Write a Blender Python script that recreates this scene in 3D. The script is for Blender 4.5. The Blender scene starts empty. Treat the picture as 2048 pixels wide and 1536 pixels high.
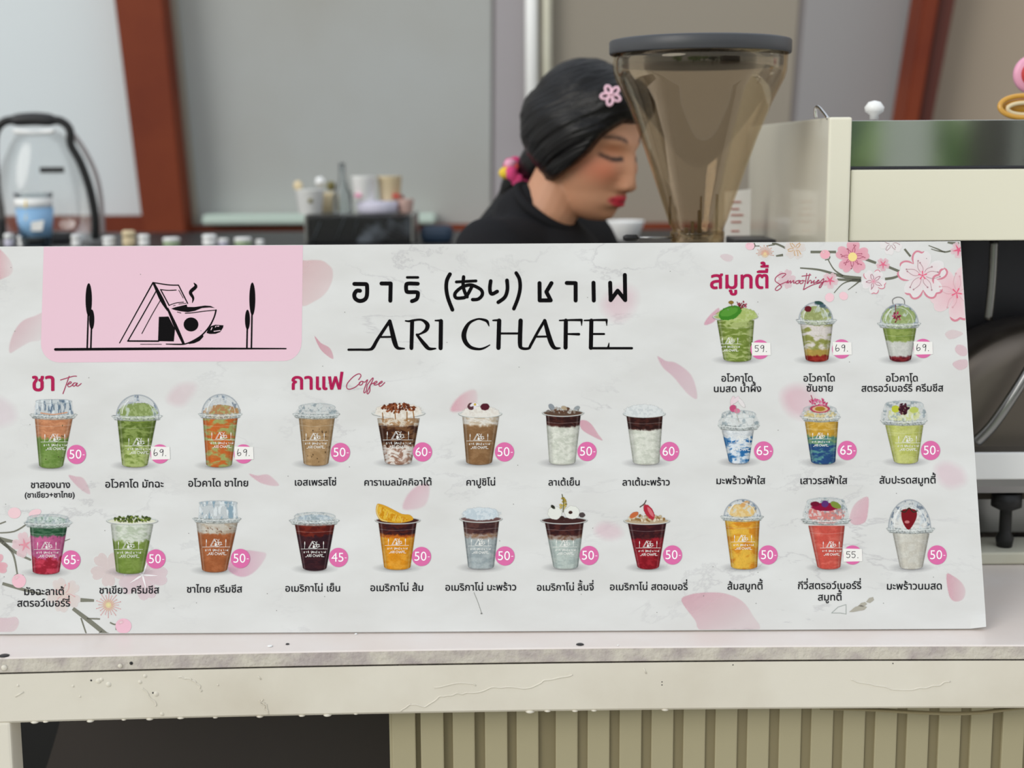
import bpy, bmesh, math, random
import numpy as np
from mathutils import Vector, Matrix, geometry
from mathutils.bvhtree import BVHTree
random.seed(7)
scn = bpy.context.scene
COL = scn.collection
R = math.radians

# ------------------------------------------------------------------ camera
F = 2900.0
CAM = Vector((0.0, 0.0, 1.5425))
TH, RO = R(9.0), R(0.32)
_r0 = Vector((1, 0, 0)); _u0 = Vector((0, math.sin(TH), math.cos(TH))); FW = Vector((0, math.cos(TH), -math.sin(TH)))
UP = _u0 * math.cos(RO) + _r0 * math.sin(RO)
RT = _r0 * math.cos(RO) - _u0 * math.sin(RO)
cd = bpy.data.cameras.new('camera'); cam = bpy.data.objects.new('camera', cd); COL.objects.link(cam)
m3 = Matrix((RT, UP, -FW)).transposed()
cam.matrix_world = Matrix.Translation(CAM) @ m3.to_4x4()
cd.sensor_width = 36.0; cd.lens = F / 2048 * 36.0; cd.clip_start = 0.05
cd.dof.use_dof = True; cd.dof.focus_distance = 1.69; cd.dof.aperture_fstop = 3.0
scn.camera = cam

# ------------------------------------------------------------------ light
scn.view_settings.view_transform = 'Standard'; scn.view_settings.look = 'None'
scn.view_settings.gamma = 1.0; scn.view_settings.use_curve_mapping = False
scn.view_settings.exposure = -0.08
scn.cycles.transparent_max_bounces = 24
w = bpy.data.worlds.new('sky'); scn.world = w; w.use_nodes = True
nt = w.node_tree; bg = nt.nodes['Background']
tc = nt.nodes.new('ShaderNodeTexCoord'); sx = nt.nodes.new('ShaderNodeSeparateXYZ'); rp = nt.nodes.new('ShaderNodeValToRGB')
nt.links.new(tc.outputs['Generated'], sx.inputs[0]); nt.links.new(sx.outputs['Z'], rp.inputs[0])
rp.color_ramp.elements[0].position = 0.0; rp.color_ramp.elements[0].color = (0.95, 0.93, 0.88, 1)
rp.color_ramp.elements[1].position = 0.7; rp.color_ramp.elements[1].color = (0.86, 0.92, 1.0, 1)
nt.links.new(rp.outputs[0], bg.inputs['Color']); bg.inputs['Strength'].default_value = 1.0
sd = bpy.data.lights.new('sun', 'SUN'); sd.energy = 1.3; sd.angle = R(30); sd.color = (1.0, 0.96, 0.9)
sun = bpy.data.objects.new('sun', sd); COL.objects.link(sun); sun.rotation_euler = (R(64), 0, R(-44))

# ------------------------------------------------------------------ helpers
def ray(px, py):
    return FW + RT * ((px - 1024) / F) + UP * ((768 - py) / F)
def P(px, py, Y):
    d = ray(px, py); return CAM + d * (Y / d.y)
def Pz(px, py, z):
    d = ray(px, py); return CAM + d * ((z - CAM.z) / d.z)
def mpp(Y, py=768):
    d = ray(1024, py); return (Y / d.y) / F

def lin(c):
    c = np.asarray(c, float) / 255.0
    return np.where(c <= 0.04045, c / 12.92, ((c + 0.055) / 1.055) ** 2.4)

def mat(name, rgb, rough=0.5, metal=0.0, spec=0.5, bump=None, var=None, coat=0.0):
    m = bpy.data.materials.new(name); m.use_nodes = True
    n = m.node_tree; b = n.nodes['Principled BSDF']
    c = lin(rgb); col = (c[0], c[1], c[2], 1)
    b.inputs['Base Color'].default_value = col
    b.inputs['Roughness'].default_value = rough; b.inputs['Metallic'].default_value = metal
    b.inputs['Specular IOR Level'].default_value = spec; b.inputs['Coat Weight'].default_value = coat
    if bump or var:
        t = n.nodes.new('ShaderNodeTexCoord')
    if bump:
        s, st = bump
        z = n.nodes.new('ShaderNodeTexNoise'); z.inputs['Scale'].default_value = s; z.inputs['Detail'].default_value = 5
        n.links.new(t.outputs['Object'], z.inputs['Vector'])
        bp = n.nodes.new('ShaderNodeBump'); bp.inputs['Strength'].default_value = st; bp.inputs['Distance'].default_value = 0.002
        n.links.new(z.outputs['Fac'], bp.inputs['Height']); n.links.new(bp.outputs[0], b.inputs['Normal'])
    if var:
        s, rgb2, lo, hi = var
        z = n.nodes.new('ShaderNodeTexNoise'); z.inputs['Scale'].default_value = s; z.inputs['Detail'].default_value = 6
        n.links.new(t.outputs['Object'], z.inputs['Vector'])
        r = n.nodes.new('ShaderNodeValToRGB'); r.color_ramp.elements[0].position = lo; r.color_ramp.elements[1].position = hi
        c2 = lin(rgb2); r.color_ramp.elements[0].color = col; r.color_ramp.elements[1].color = (c2[0], c2[1], c2[2], 1)
        n.links.new(z.outputs['Fac'], r.inputs[0]); n.links.new(r.outputs[0], b.inputs['Base Color'])
    return m

def clear_mat(name, tint, rough=0.02, gloss=(1, 1, 1), cap=1.0):
    """thin clear plastic or glass: tinted see-through plus a fresnel gloss"""
    m = bpy.data.materials.new(name); m.use_nodes = True; n = m.node_tree; n.nodes.clear()
    o = n.nodes.new('ShaderNodeOutputMaterial'); mx = n.nodes.new('ShaderNodeMixShader')
    t = n.nodes.new('ShaderNodeBsdfTransparent'); g = n.nodes.new('ShaderNodeBsdfGlossy'); f = n.nodes.new('ShaderNodeFresnel')
    t.inputs[0].default_value = (*tint, 1); g.inputs['Roughness'].default_value = rough
    g.inputs['Color'].default_value = (*gloss, 1); f.inputs['IOR'].default_value = 1.45
    cp = n.nodes.new('ShaderNodeMath'); cp.operation = 'MINIMUM'; cp.inputs[1].default_value = cap
    n.links.new(f.outputs[0], cp.inputs[0]); n.links.new(cp.outputs[0], mx.inputs[0]); n.links.new(t.outputs[0], mx.inputs[1]); n.links.new(g.outputs[0], mx.inputs[2])
    n.links.new(mx.outputs[0], o.inputs[0]); return m

ORG = {}
def place(o, parent, origin):
    COL.objects.link(o)
    if parent is not None:
        o.parent = parent; po = ORG.get(parent.name, Vector((0, 0, 0)))
        o.location = Vector(origin) - po
    else:
        o.location = origin
    ORG[o.name] = Vector(origin)

def tag(o, label=None, cat=None, group=None, kind=None):
    if label: o['label'] = label
    if cat: o['category'] = cat
    if group: o['group'] = group
    if kind: o['kind'] = kind
    return o

def thing(name, loc, label, cat, group=None):
    o = bpy.data.objects.new(name, None); place(o, None, Vector(loc)); o.empty_display_size = 0.05
    return tag(o, label, cat, group)

def add(name, V, Fc, m, parent=None, origin=None, smooth=False, col=None):
    """mesh object from world coordinates"""
    V = np.asarray(V, float).reshape(-1, 3)
    if origin is None:
        origin = ORG[parent.name] if parent is not None else Vector(((V[:, 0].min() + V[:, 0].max()) / 2, (V[:, 1].min() + V[:, 1].max()) / 2, V[:, 2].min()))
    me = bpy.data.meshes.new(name)
    me.from_pydata((V - np.array(origin)).tolist(), [], [list(map(int, f)) for f in Fc]); me.update()
    if smooth: me.polygons.foreach_set('use_smooth', [True] * len(me.polygons))
    if col is not None:
        a = me.color_attributes.new('Col', 'FLOAT_COLOR', 'POINT'); a.data.foreach_set('color', np.asarray(col, np.float32).ravel())
    me.materials.append(m)
    o = bpy.data.objects.new(name, me); place(o, parent, Vector(origin)); return o

def bm_add(name, bm, m, parent=None, origin=None, smooth=False):
    bmesh.ops.recalc_face_normals(bm, faces=bm.faces)
    bm.verts.ensure_lookup_table(); bm.verts.index_update()
    V = [v.co[:] for v in bm.verts]; Fc = [[v.index for v in f.verts] for f in bm.faces]; bm.free()
    return add(name, V, Fc, m, parent, origin, smooth)

def bm_box(bm, lo, hi, bev=0.0, seg=2, rot=None):
    b2 = bmesh.new(); bmesh.ops.create_cube(b2, size=1)
    lo, hi = Vector(lo), Vector(hi); c = (lo + hi) / 2; s = hi - lo
    for v in b2.verts: v.co = Vector((v.co.x * s.x, v.co.y * s.y, v.co.z * s.z))
    if bev > 0: bmesh.ops.bevel(b2, geom=b2.edges[:], offset=bev, segments=seg, affect='EDGES', profile=0.6)
    M = Matrix.Translation(c) @ (rot.to_4x4() if rot else Matrix.Identity(4))
    bmesh.ops.transform(b2, matrix=M, verts=b2.verts)
    merge(bm, b2)
def merge(bm, b2):
    mp = {v: bm.verts.new(v.co) for v in b2.verts}
    for f in b2.faces:
        try: bm.faces.new([mp[v] for v in f.verts])
        except ValueError: pass
    b2.free()
def box(name, lo, hi, m, parent=None, bev=0.002, origin=None, rot=None):
    bm = bmesh.new(); bm_box(bm, lo, hi, bev, rot=rot); return bm_add(name, bm, m, parent, origin)

def hexa(name, q, back, m, parent=None, bev=0.0, origin=None):
    """solid from a front quad (four world points) pushed back by vector `back`"""
    bm = bmesh.new(); a = [bm.verts.new(p) for p in q]; b = [bm.verts.new(Vector(p) + Vector(back)) for p in q]
    bm.faces.new(a); bm.faces.new(b[::-1])
    for i in range(len(q)):
        j = (i + 1) % len(q); bm.faces.new((a[i], b[i], b[j], a[j]))
    bmesh.ops.recalc_face_normals(bm, faces=bm.faces)
    if bev > 0: bmesh.ops.bevel(bm, geom=bm.edges[:], offset=bev, segments=2, affect='EDGES')
    return bm_add(name, bm, m, parent, origin)

def lathe_vf(prof, seg=48, c=(0, 0, 0), axis='z', closed=False, squash=1.0):
    V, Fc = [], []
    n = len(prof)
    for r, z in prof:
        for k in range(seg):
            a = 2 * math.pi * k / seg
            p = (r * math.cos(a), r * math.sin(a) * squash, z)
            if axis == 'y': p = (p[0], z, p[1])
            if axis == 'x': p = (z, p[0], p[1])
            V.append((c[0] + p[0], c[1] + p[1], c[2] + p[2]))
    for i in range(n - 1 + (1 if closed else 0)):
        i2 = (i + 1) % n
        for k in range(seg):
            k2 = (k + 1) % seg
            Fc.append((i * seg + k, i * seg + k2, i2 * seg + k2, i2 * seg + k))
    if not closed:
        if prof[0][0] > 1e-6: Fc.append(tuple(range(seg))[::-1])
        if prof[-1][0] > 1e-6: Fc.append(tuple((n - 1) * seg + k for k in range(seg)))
    return V, Fc
def lathe(name, prof, m, parent=None, seg=48, c=(0, 0, 0), axis='z', closed=False, squash=1.0, smooth=True, origin=None):
    V, Fc = lathe_vf(prof, seg, c, axis, closed, squash)
    o = add(name, V, Fc, m, parent, origin, smooth); return o

def crom(pts, n=6, closed=False):
    pts = np.asarray(pts, float); out = []
    N = len(pts)
    if N < 3 and not closed: return pts
    rng = range(N if closed else N - 1)
    for i in rng:
        if closed: p0, p1, p2, p3 = pts[(i - 1) % N], pts[i], pts[(i + 1) % N], pts[(i + 2) % N]
        else: p0, p1, p2, p3 = pts[max(i - 1, 0)], pts[i], pts[i + 1], pts[min(i + 2, N - 1)]
        for k in range(n):
            t = k / n
            out.append(0.5 * ((2 * p1) + (-p0 + p2) * t + (2 * p0 - 5 * p1 + 4 * p2 - p3) * t * t + (-p0 + 3 * p1 - 3 * p2 + p3) * t ** 3))
    if not closed: out.append(pts[-1])
    return np.array(out)

def tube_vf(pts, rad, seg=12, n=6, closed=False, smooth=True, flat=1.0):
    P4 = np.array([list(p) + [r] for p, r in zip(pts, rad if hasattr(rad, '__len__') else [rad] * len(pts))], float)
    if smooth: P4 = crom(P4, n, closed)
    C = [Vector(p[:3]) for p in P4]; rr = P4[:, 3]; N = len(C); V = []; Fc = []; up = None
    for i in range(N):
        a = C[(i - 1) % N] if closed or i > 0 else C[i]; b = C[(i + 1) % N] if closed or i < N - 1 else C[i]
        t = (b - a).normalized()
        if up is None:
            up = Vector((0, 0, 1)) if abs(t.z) < 0.9 else Vector((1, 0, 0))
        u = (up - t * up.dot(t)).normalized(); v = t.cross(u); up = u
        for k in range(seg):
            an = 2 * math.pi * k / seg
            V.append(C[i] + (u * math.cos(an) * flat + v * math.sin(an)) * rr[i])
    for i in range(N if closed else N - 1):
        j = (i + 1) % N
        for k in range(seg):
            k2 = (k + 1) % seg; Fc.append((i * seg + k, i * seg + k2, j * seg + k2, j * seg + k))
    if not closed:
        Fc.append(tuple(range(seg))[::-1]); Fc.append(tuple((N - 1) * seg + k for k in range(seg)))
    return V, Fc
def tube(name, pts, rad, m, parent=None, seg=12, n=6, closed=False, smooth=True, origin=None, flat=1.0):
    V, Fc = tube_vf(pts, rad, seg, n, closed, smooth, flat); return add(name, V, Fc, m, parent, origin, True)

# ------------------------------------------------------------------ materials
M = {}
M['cream'] = mat('cream_paint', (216, 214, 196), 0.38, bump=(60, 0.10), var=(9, (204, 200, 178), 0.45, 0.75))
M['beam'] = mat('beam_paint', (226, 221, 208), 0.42, bump=(45, 0.3), var=(6, (208, 200, 184), 0.45, 0.8))
M['slabedge'] = mat('slab_edge', (208, 202, 190), 0.75, bump=(200, 1.0), var=(42, (176, 166, 164), 0.40, 0.68))
M['top'] = mat('counter_top', (230, 219, 212), 0.36, bump=(70, 0.08), var=(8, (235, 228, 224), 0.4, 0.7))
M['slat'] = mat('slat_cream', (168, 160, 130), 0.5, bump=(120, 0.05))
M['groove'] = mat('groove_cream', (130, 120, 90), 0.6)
M['dark'] = mat('dark_plastic', (34, 34, 37), 0.45)
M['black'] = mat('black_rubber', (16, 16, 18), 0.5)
M['lid'] = mat('lid_grey', (62, 64, 68), 0.42, bump=(900, 0.1))
M['mach'] = mat('machine_cream', (238, 235, 217), 0.16, bump=(400, 0.01), coat=0.3)
M['machface'] = mat('machine_face', (238, 235, 215), 0.3, bump=(300, 0.02))
M['mirror'] = mat('polished_steel', (216, 220, 216), 0.07, metal=1.0)
M['steel'] = mat('brushed_steel', (150, 150, 150), 0.3, metal=1.0)
M['darksteel'] = mat('dark_steel', (74, 74, 80), 0.32, metal=0.8)
M['boiler'] = mat('dull_steel', (118, 110, 102), 0.42, metal=0.9)
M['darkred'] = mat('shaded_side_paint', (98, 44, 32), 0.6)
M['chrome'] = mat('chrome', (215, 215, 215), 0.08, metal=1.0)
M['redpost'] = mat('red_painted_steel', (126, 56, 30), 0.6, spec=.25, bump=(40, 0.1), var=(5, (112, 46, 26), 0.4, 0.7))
M['wA'] = mat('wall_pale', (222, 230, 234), 0.7)
M['wB'] = mat('wall_grey', (178, 181, 180), 0.7, var=(1.6, (170, 170, 165), 0.4, 0.65))
M['wC'] = mat('wall_lilac', (168, 163, 167), 0.7)
M['wD'] = mat('wall_taupe', (154, 146, 133), 0.7)
M['wE'] = mat('wall_stone', (154, 152, 153), 0.7)
M['wF'] = mat('wall_sand', (162, 148, 131), 0.7)
M['seam'] = mat('wall_seam', (130, 124, 124), 0.8)
M['white'] = mat('white_plastic', (250, 251, 250), 0.35)
M['ledge'] = mat('ledge_white', (205, 222, 212), 0.4)
M['floor'] = mat('floor_grey', (120, 116, 110), 0.7, var=(6, (100, 97, 92), 0.4, 0.6))
M['ceil'] = mat('ceiling_board', (168, 160, 150), 0.8)
M['grnd'] = mat('street_ground', (214, 208, 198), 0.85)
M['shirt'] = mat('black_shirt', (30, 30, 33), 0.85, spec=0.2, bump=(300, 0.3))
M['pants'] = mat('dark_trousers', (40, 42, 50), 0.9)
M['hopper'] = clear_mat('smoky_plastic', (0.88, 0.84, 0.785), 0.025, (1.0, .93, .78), 0.26)
M['clear'] = clear_mat('clear_plastic', (0.965, 0.975, 0.975), 0.08, (1, 1, 1), 0.3)
M['bag'] = clear_mat('milky_plastic', (0.8, 0.83, 0.84), 0.3)
M['pink'] = mat('pink_plastic', (238, 168, 196), 0.35)
M['magenta'] = mat('magenta_cloth', (222, 70, 130), 0.8)
M['yellow'] = mat('yellow_cloth', (240, 205, 60), 0.8)
M['mustard'] = mat('mustard_glaze', (214, 160, 62), 0.25, coat=0.4)
M['beige'] = mat('beige_paper', (226, 208, 170), 0.7)
M['olive'] = mat('olive', (120, 112, 66), 0.7)
M['red'] = mat('red_print', (200, 60, 60), 0.6)
M['blue'] = mat('blue_print', (140, 184, 224), 0.4)
M['navy'] = mat('navy', (30, 50, 72), 0.6)
M['lav'] = mat('lavender_paper', (214, 212, 230), 0.6)
M['green'] = mat('pale_green', (176, 196, 160), 0.6)
M['foliage'] = mat('foliage', (130, 176, 100), 0.6, var=(3, (196, 222, 150), 0.4, 0.6))
M['foliage_dark'] = mat('foliage_dark', (84, 108, 84), 0.7)
M['bark'] = mat('bark', (84, 68, 54), 0.9)
M['brownbd'] = mat('brown_board', (46, 39, 35), 0.6)
M['brownwall'] = mat('far_wall_brown', (58, 50, 50), 0.8)
M['greywall'] = mat('far_wall_grey', (200, 205, 196), 0.8)
M['paper'] = mat('white_paper', (240, 238, 234), 0.8)
M['marble_black'] = mat('black_marble', (30, 30, 32), 0.25, var=(7, (92, 98, 106), 0.6, 0.66))
M['vcol'] = bpy.data.materials.new('skin_and_makeup'); M['vcol'].use_nodes = True
_n = M['vcol'].node_tree; _a = _n.nodes.new('ShaderNodeVertexColor'); _a.layer_name = 'Col'; _b = _n.nodes['Principled BSDF']
_n.links.new(_a.outputs[0], _b.inputs['Base Color']); _b.inputs['Roughness'].default_value = 0.5
_b.inputs['Subsurface Weight'].default_value = 0.08; _b.inputs['Subsurface Radius'].default_value = (0.01, 0.004, 0.002)
# hair with fine combed relief
M['hair'] = mat('black_hair', (9, 8, 9), 0.33, spec=0.28)
_n = M['hair'].node_tree; _b = _n.nodes['Principled BSDF']
_t = _n.nodes.new('ShaderNodeAttribute'); _t.attribute_name = 'comb'
_z = _n.nodes.new('ShaderNodeTexNoise'); _z.inputs['Scale'].default_value = 1.0; _z.inputs['Detail'].default_value = 4
_n.links.new(_t.outputs['Vector'], _z.inputs['Vector']); _bp = _n.nodes.new('ShaderNodeBump'); _bp.inputs['Strength'].default_value = 0.6; _bp.inputs['Distance'].default_value = 0.004
_n.links.new(_z.outputs['Fac'], _bp.inputs['Height']); _n.links.new(_bp.outputs[0], _b.inputs['Normal'])

# printed board: ink colour over faint marble
def print_material(name, ink=True):
    m = bpy.data.materials.new(name); m.use_nodes = True; n = m.node_tree; b = n.nodes['Principled BSDF']
    b.inputs['Roughness'].default_value = 0.42; b.inputs['Specular IOR Level'].default_value = 0.05
    t = n.nodes.new('ShaderNodeTexCoord')
    mp = n.nodes.new('ShaderNodeMapping'); mp.inputs['Rotation'].default_value = (0, R(-38), 0); mp.inputs['Scale'].default_value = (1.0, 1, 2.2)
    n.links.new(t.outputs['Object'], mp.inputs[0])
    nz = n.nodes.new('ShaderNodeTexNoise'); nz.inputs['Scale'].default_value = 3.6; nz.inputs['Detail'].default_value = 9; nz.inputs['Roughness'].default_value = 0.62
    nz.inputs['Distortion'].default_value = 0.35
    n.links.new(mp.outputs[0], nz.inputs['Vector'])
    s = n.nodes.new('ShaderNodeMath'); s.operation = 'SUBTRACT'; s.inputs[1].default_value = 0.5; n.links.new(nz.outputs['Fac'], s.inputs[0])
    ab = n.nodes.new('ShaderNodeMath'); ab.operation = 'ABSOLUTE'; n.links.new(s.outputs[0], ab.inputs[0])
    r = n.nodes.new('ShaderNodeValToRGB'); e = r.color_ramp.elements
    e[0].position = 0.0; e[0].color = (1, 1, 1, 1); e[1].position = 0.010; e[1].color = (0, 0, 0, 1)
    n.links.new(ab.outputs[0], r.inputs[0])
    n2 = n.nodes.new('ShaderNodeTexNoise'); n2.inputs['Scale'].default_value = 5; n.links.new(t.outputs['Object'], n2.inputs['Vector'])
    r2 = n.nodes.new('ShaderNodeValToRGB'); r2.color_ramp.elements[0].position = 0.48; r2.color_ramp.elements[1].position = 0.62
    n.links.new(n2.outputs['Fac'], r2.inputs[0])
    ml = n.nodes.new('ShaderNodeMath'); ml.operation = 'MULTIPLY'; n.links.new(r.outputs[0], ml.inputs[0]); n.links.new(r2.outputs[0], ml.inputs[1])
    m2 = n.nodes.new('ShaderNodeMath'); m2.operation = 'MULTIPLY'; m2.inputs[1].default_value = 0.4; n.links.new(ml.outputs[0], m2.inputs[0])
    # broad clouds
    n3 = n.nodes.new('ShaderNodeTexNoise'); n3.inputs['Scale'].default_value = 9; n3.inputs['Detail'].default_value = 6; n.links.new(mp.outputs[0], n3.inputs['Vector'])
    r3 = n.nodes.new('ShaderNodeValToRGB'); r3.color_ramp.elements[0].position = 0.35; r3.color_ramp.elements[1].position = 0.7
    a, c = lin((214, 214, 212)), lin((224, 225, 224))
    r3.color_ramp.elements[0].color = (*a, 1); r3.color_ramp.elements[1].color = (*c, 1)
    n.links.new(n3.outputs['Fac'], r3.inputs[0])
    mx = n.nodes.new('ShaderNodeMixRGB'); v = lin((170, 168, 172)); mx.inputs[2].default_value = (*v, 1)
    n.links.new(m2.outputs[0], mx.inputs[0]); n.links.new(r3.outputs[0], mx.inputs[1])
    out = mx.outputs[0]
    if ink:
        at = n.nodes.new('ShaderNodeVertexColor'); at.layer_name = 'Col'
        n.links.new(at.outputs['Alpha'], b.inputs['Alpha']); out = at.outputs['Color']
    n.links.new(out, b.inputs['Base Color'])
    nb = n.nodes.new('ShaderNodeTexNoise'); nb.inputs['Scale'].default_value = 700; n.links.new(t.outputs['Object'], nb.inputs['Vector'])
    bp = n.nodes.new('ShaderNodeBump'); bp.inputs['Strength'].default_value = 0.04; bp.inputs['Distance'].default_value = 0.0005
    n.links.new(nb.outputs['Fac'], bp.inputs['Height']); n.links.new(bp.outputs[0], b.inputs['Normal'])
    return m
M['print'] = print_material('printed_ink'); M['board'] = print_material('board_face', False)

# ------------------------------------------------------------------ setting
ZT = 1.0                                   # counter top height
def S(o): o['kind'] = 'structure'; return o
S(box('floor', (-3.2, 1.5, -0.1), (3.2, 3.9, 0.0), M['floor'], bev=0))
S(box('ground', (-14, -14, -0.14), (14, 1.5, -0.02), M['grnd'], bev=0))
YW = 3.6
wb = S(box('wall_back', (-3.2, YW + 0.02, 0), (3.2, YW + 0.1, 2.66), M['wE'], bev=0))
def wcol(x0t, x0b, x1t, x1b, m, y=YW, th=0.02, yt=-330, yb=1500, bev=0.002, name='panel', par=wb):
    # column of the wall given at picture rows 0 and 480, extended up and down along the same lines
    def at(xt, xb, yy):
        return P(xt + (xb - xt) * yy / 480.0, yy, y)
    q = [at(x0t, x0b, yt), at(x1t, x1b, yt), at(x1t, x1b, yb), at(x0t, x0b, yb)]
    q = [Vector((p.x, p.y, min(max(p.z, 0.001), 2.62))) for p in q]
    return hexa(name, q, (0, th, 0), m, par, bev)
wcol(-420, -390, 240, 292, M['wA']); wcol(322, 378, 984, 982, M['wB']); wcol(990, 987, 1052, 1052, M['wC'])
wcol(1052, 1052, 1600, 1562, M['wD']); wcol(1611, 1573, 1866, 1790, M['wE']); wcol(1900, 1825, 2600, 2560, M['wF'])
wcol(1599, 1561, 1612, 1574, M['seam'], y=YW + .004); wcol(983, 981, 991, 988, M['seam'], y=YW + .004)
S(wcol(228, 288, 326, 374, M['redpost'], y=YW - 0.10, th=0.08, bev=0.004, name='trim_1', par=None))
S(wcol(338, 388, 350, 398, M['wD'], y=YW - 0.03, th=0.025, name='trim_2', par=None))
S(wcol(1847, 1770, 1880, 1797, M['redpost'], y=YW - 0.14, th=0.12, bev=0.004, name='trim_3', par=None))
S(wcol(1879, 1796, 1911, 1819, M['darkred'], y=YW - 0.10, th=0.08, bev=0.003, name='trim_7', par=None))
S(hexa('trim_4', [P(-420, 434, YW - .06), P(300, 432, YW - .06), P(300, 500, YW - .06), P(-420, 502, YW - .06)], (0, .055, 0), M['redpost'], bev=.003))
S(hexa('trim_5', [P(372, 452, YW - .05), P(1430, 446, YW - .05), P(1430, 484, YW - .05), P(372, 488, YW - .05)], (0, .045, 0), M['redpost'], bev=.003))
S(hexa('trim_6', [P(404, 430, YW - .09), P(870, 428, YW - .09), P(870, 447, YW - .09), P(404, 449, YW - .09)], (0, .085, 0), M['ledge'], bev=.004))
for k, (a, b, yb, m) in enumerate(((1052, 1076, 224, M['white']), (1086, 1103, 170, M['cream']))):
    tb, bb = P((a + b) / 2, -200, YW - .03), P((a + b) / 2, yb + 60, YW - .03); r = (b - a) / 2 * mpp(YW)
    o = lathe('wall_pipe', [(r * .6, 0), (r, .006), (r, tb.z - bb.z), (r * .6, tb.z - bb.z + .004)], m, seg=20, c=tuple(bb), origin=tuple(bb))
    tag(o, ('white vertical pipe on the back wall above the woman\'s head', 'thin cream vertical pipe on the wall right of the white pipe')[k], 'pipe')
# work shelf behind, where the small background things stand
S_Y0 = 2.75
shelf = thing('back_shelf', (0, 3.1, 0), 'dark work counter along the back wall behind the sign', 'counter')
zs = P(600, 489, S_Y0 + .15).z
box('shelf_top', (-1.5, S_Y0, zs - .03), (1.3, 3.4, zs), M['dark'], shelf)
for xx in (-1.45, 0.0, 1.2): box('leg', (xx, S_Y0 + .03, 0.0), (xx + .05, S_Y0 + .08, zs - .03), M['dark'], shelf)
for xx in (-1.45, 0.0, 1.2): box('leg', (xx, 3.3, 0.0), (xx + .05, 3.35, zs - .03), M['dark'], shelf)

# ------------------------------------------------------------------ serving counter
def quad(pts):
    xs, ys = zip(*pts); c = np.polyfit(xs, ys, len(pts) - 1); return lambda x: float(np.polyval(c, x))
fr = quad([(0, 1315), (1024, 1296), (2048, 1289.5)]); se = quad([(0, 1346.5), (1024, 1326), (2048, 1319)]); bo = quad([(0, 1446), (1024, 1423), (2048, 1416)])
XS = list(range(-300, 2349, 50))
def Yf(x): return Pz(x, fr(x), ZT).y
counter = thing('serving_counter', (0, 1.7, 0), 'cream painted serving counter with pinkish top and vertical slats below', 'counter')
TOPB = 2.12
def strip(name, rows, m, parent, cap_back):
    """rows: list of functions x -> world point; swept along the counter"""
    V, Fc = [], []; n = len(rows)
    for x in XS: V += [r(x) for r in rows]
    for i in range(len(XS) - 1):
        for k in range(n):
            k2 = (k + 1) % n; Fc.append((i * n + k, i * n + k2, (i + 1) * n + k2, (i + 1) * n + k))
    Fc.append(tuple(range(n))); Fc.append(tuple((len(XS) - 1) * n + k for k in range(n))[::-1])
    bm = bmesh.new(); vs = [bm.verts.new(v) for v in V]
    for f in Fc: bm.faces.new([vs[i] for i in f])
    return bm_add(name, bm, m, parent)
def at_edge(x, y, dy=0.0, dz=0.0):
    p = P(x, y, Yf(x) + dy); return Vector((p.x, p.y, p.z + dz))
rng = random.Random(3)
jit = {x: (rng.uniform(-.0006, .0006), rng.uniform(-.0006, .0006)) for x in XS}
top = strip('counter_top', [lambda x: at_edge(x, fr(x), .0015), lambda x: at_edge(x, fr(x), .0, -.0018), lambda x: at_edge(x, fr(x) + 4, .0, -.001),
                            lambda x: Vector((at_edge(x, fr(x)).x, Yf(x) + .01, ZT - .006)), lambda x: Vector((at_edge(x, fr(x)).x, TOPB, ZT - .006)), lambda x: Vector((at_edge(x, fr(x)).x, TOPB, ZT))], M['top'], counter, 0)
strip('slab_edge', [lambda x: at_edge(x, fr(x) + 3.5, -.0012 + jit[x][0]), lambda x: at_edge(x, se(x) - 1.5, -.0012 + jit[x][1]), lambda x: at_edge(x, se(x) - .4, .001),
                    lambda x: at_edge(x, se(x) - .4, .04), lambda x: at_edge(x, fr(x) + 4, .04)], M['slabedge'], counter, 0)
strip('beam', [lambda x: at_edge(x, se(x) + 1.6, .001), lambda x: at_edge(x, se(x) + 2.6, -.002), lambda x: at_edge(x, bo(x) - 3, -.002), lambda x: at_edge(x, bo(x), .001),
               lambda x: at_edge(x, bo(x), .034), lambda x: at_edge(x, se(x) + 2, .034)], M['beam'], counter, 0)
side_c = thing('side_counter', (.8, 2.34, 0), 'pale counter section under the espresso machine behind the serving counter', 'counter')
box('counter_top', (P(1640, 1130, 2.12).x - .03, TOPB + .001, ZT - .03), (1.35, 2.56, ZT), M['top'], side_c)
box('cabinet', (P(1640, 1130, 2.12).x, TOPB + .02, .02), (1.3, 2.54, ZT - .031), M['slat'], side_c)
# leg at the left, slats, hollow under the counter
ql = [at_edge(-30, bo(-30) - 2, .0), at_edge(21, bo(20) - 2, .0), None, None]
xr, xl = ql[1].x, ql[0].x
box('leg', (xl, ql[0].y, 0.0), (xr, ql[0].y + .035, ql[0].z), M['beam'], counter, bev=.003)
px = 785.0; k = 0; YS = lambda x: Yf(x) + .05
edges = [(785, 832)] + [(842, 888), (906, 950), (970, 1015)] + [(1033, 1077)] + [(1111 + 63.55 * i, 1155 + 63.55 * i) for i in range(18)]
zb = 0.06
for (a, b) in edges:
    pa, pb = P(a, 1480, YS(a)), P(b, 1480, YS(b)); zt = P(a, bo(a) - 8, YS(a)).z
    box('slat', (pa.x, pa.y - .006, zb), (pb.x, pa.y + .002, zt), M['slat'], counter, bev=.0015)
pe0, pe1 = P(786, 1480, YS(786)), P(2300, 1480, YS(2300))
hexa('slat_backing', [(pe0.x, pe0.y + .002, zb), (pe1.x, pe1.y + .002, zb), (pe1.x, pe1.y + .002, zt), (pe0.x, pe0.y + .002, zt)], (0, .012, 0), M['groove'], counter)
bx = P(785, 1480, YS(785)).x
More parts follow.
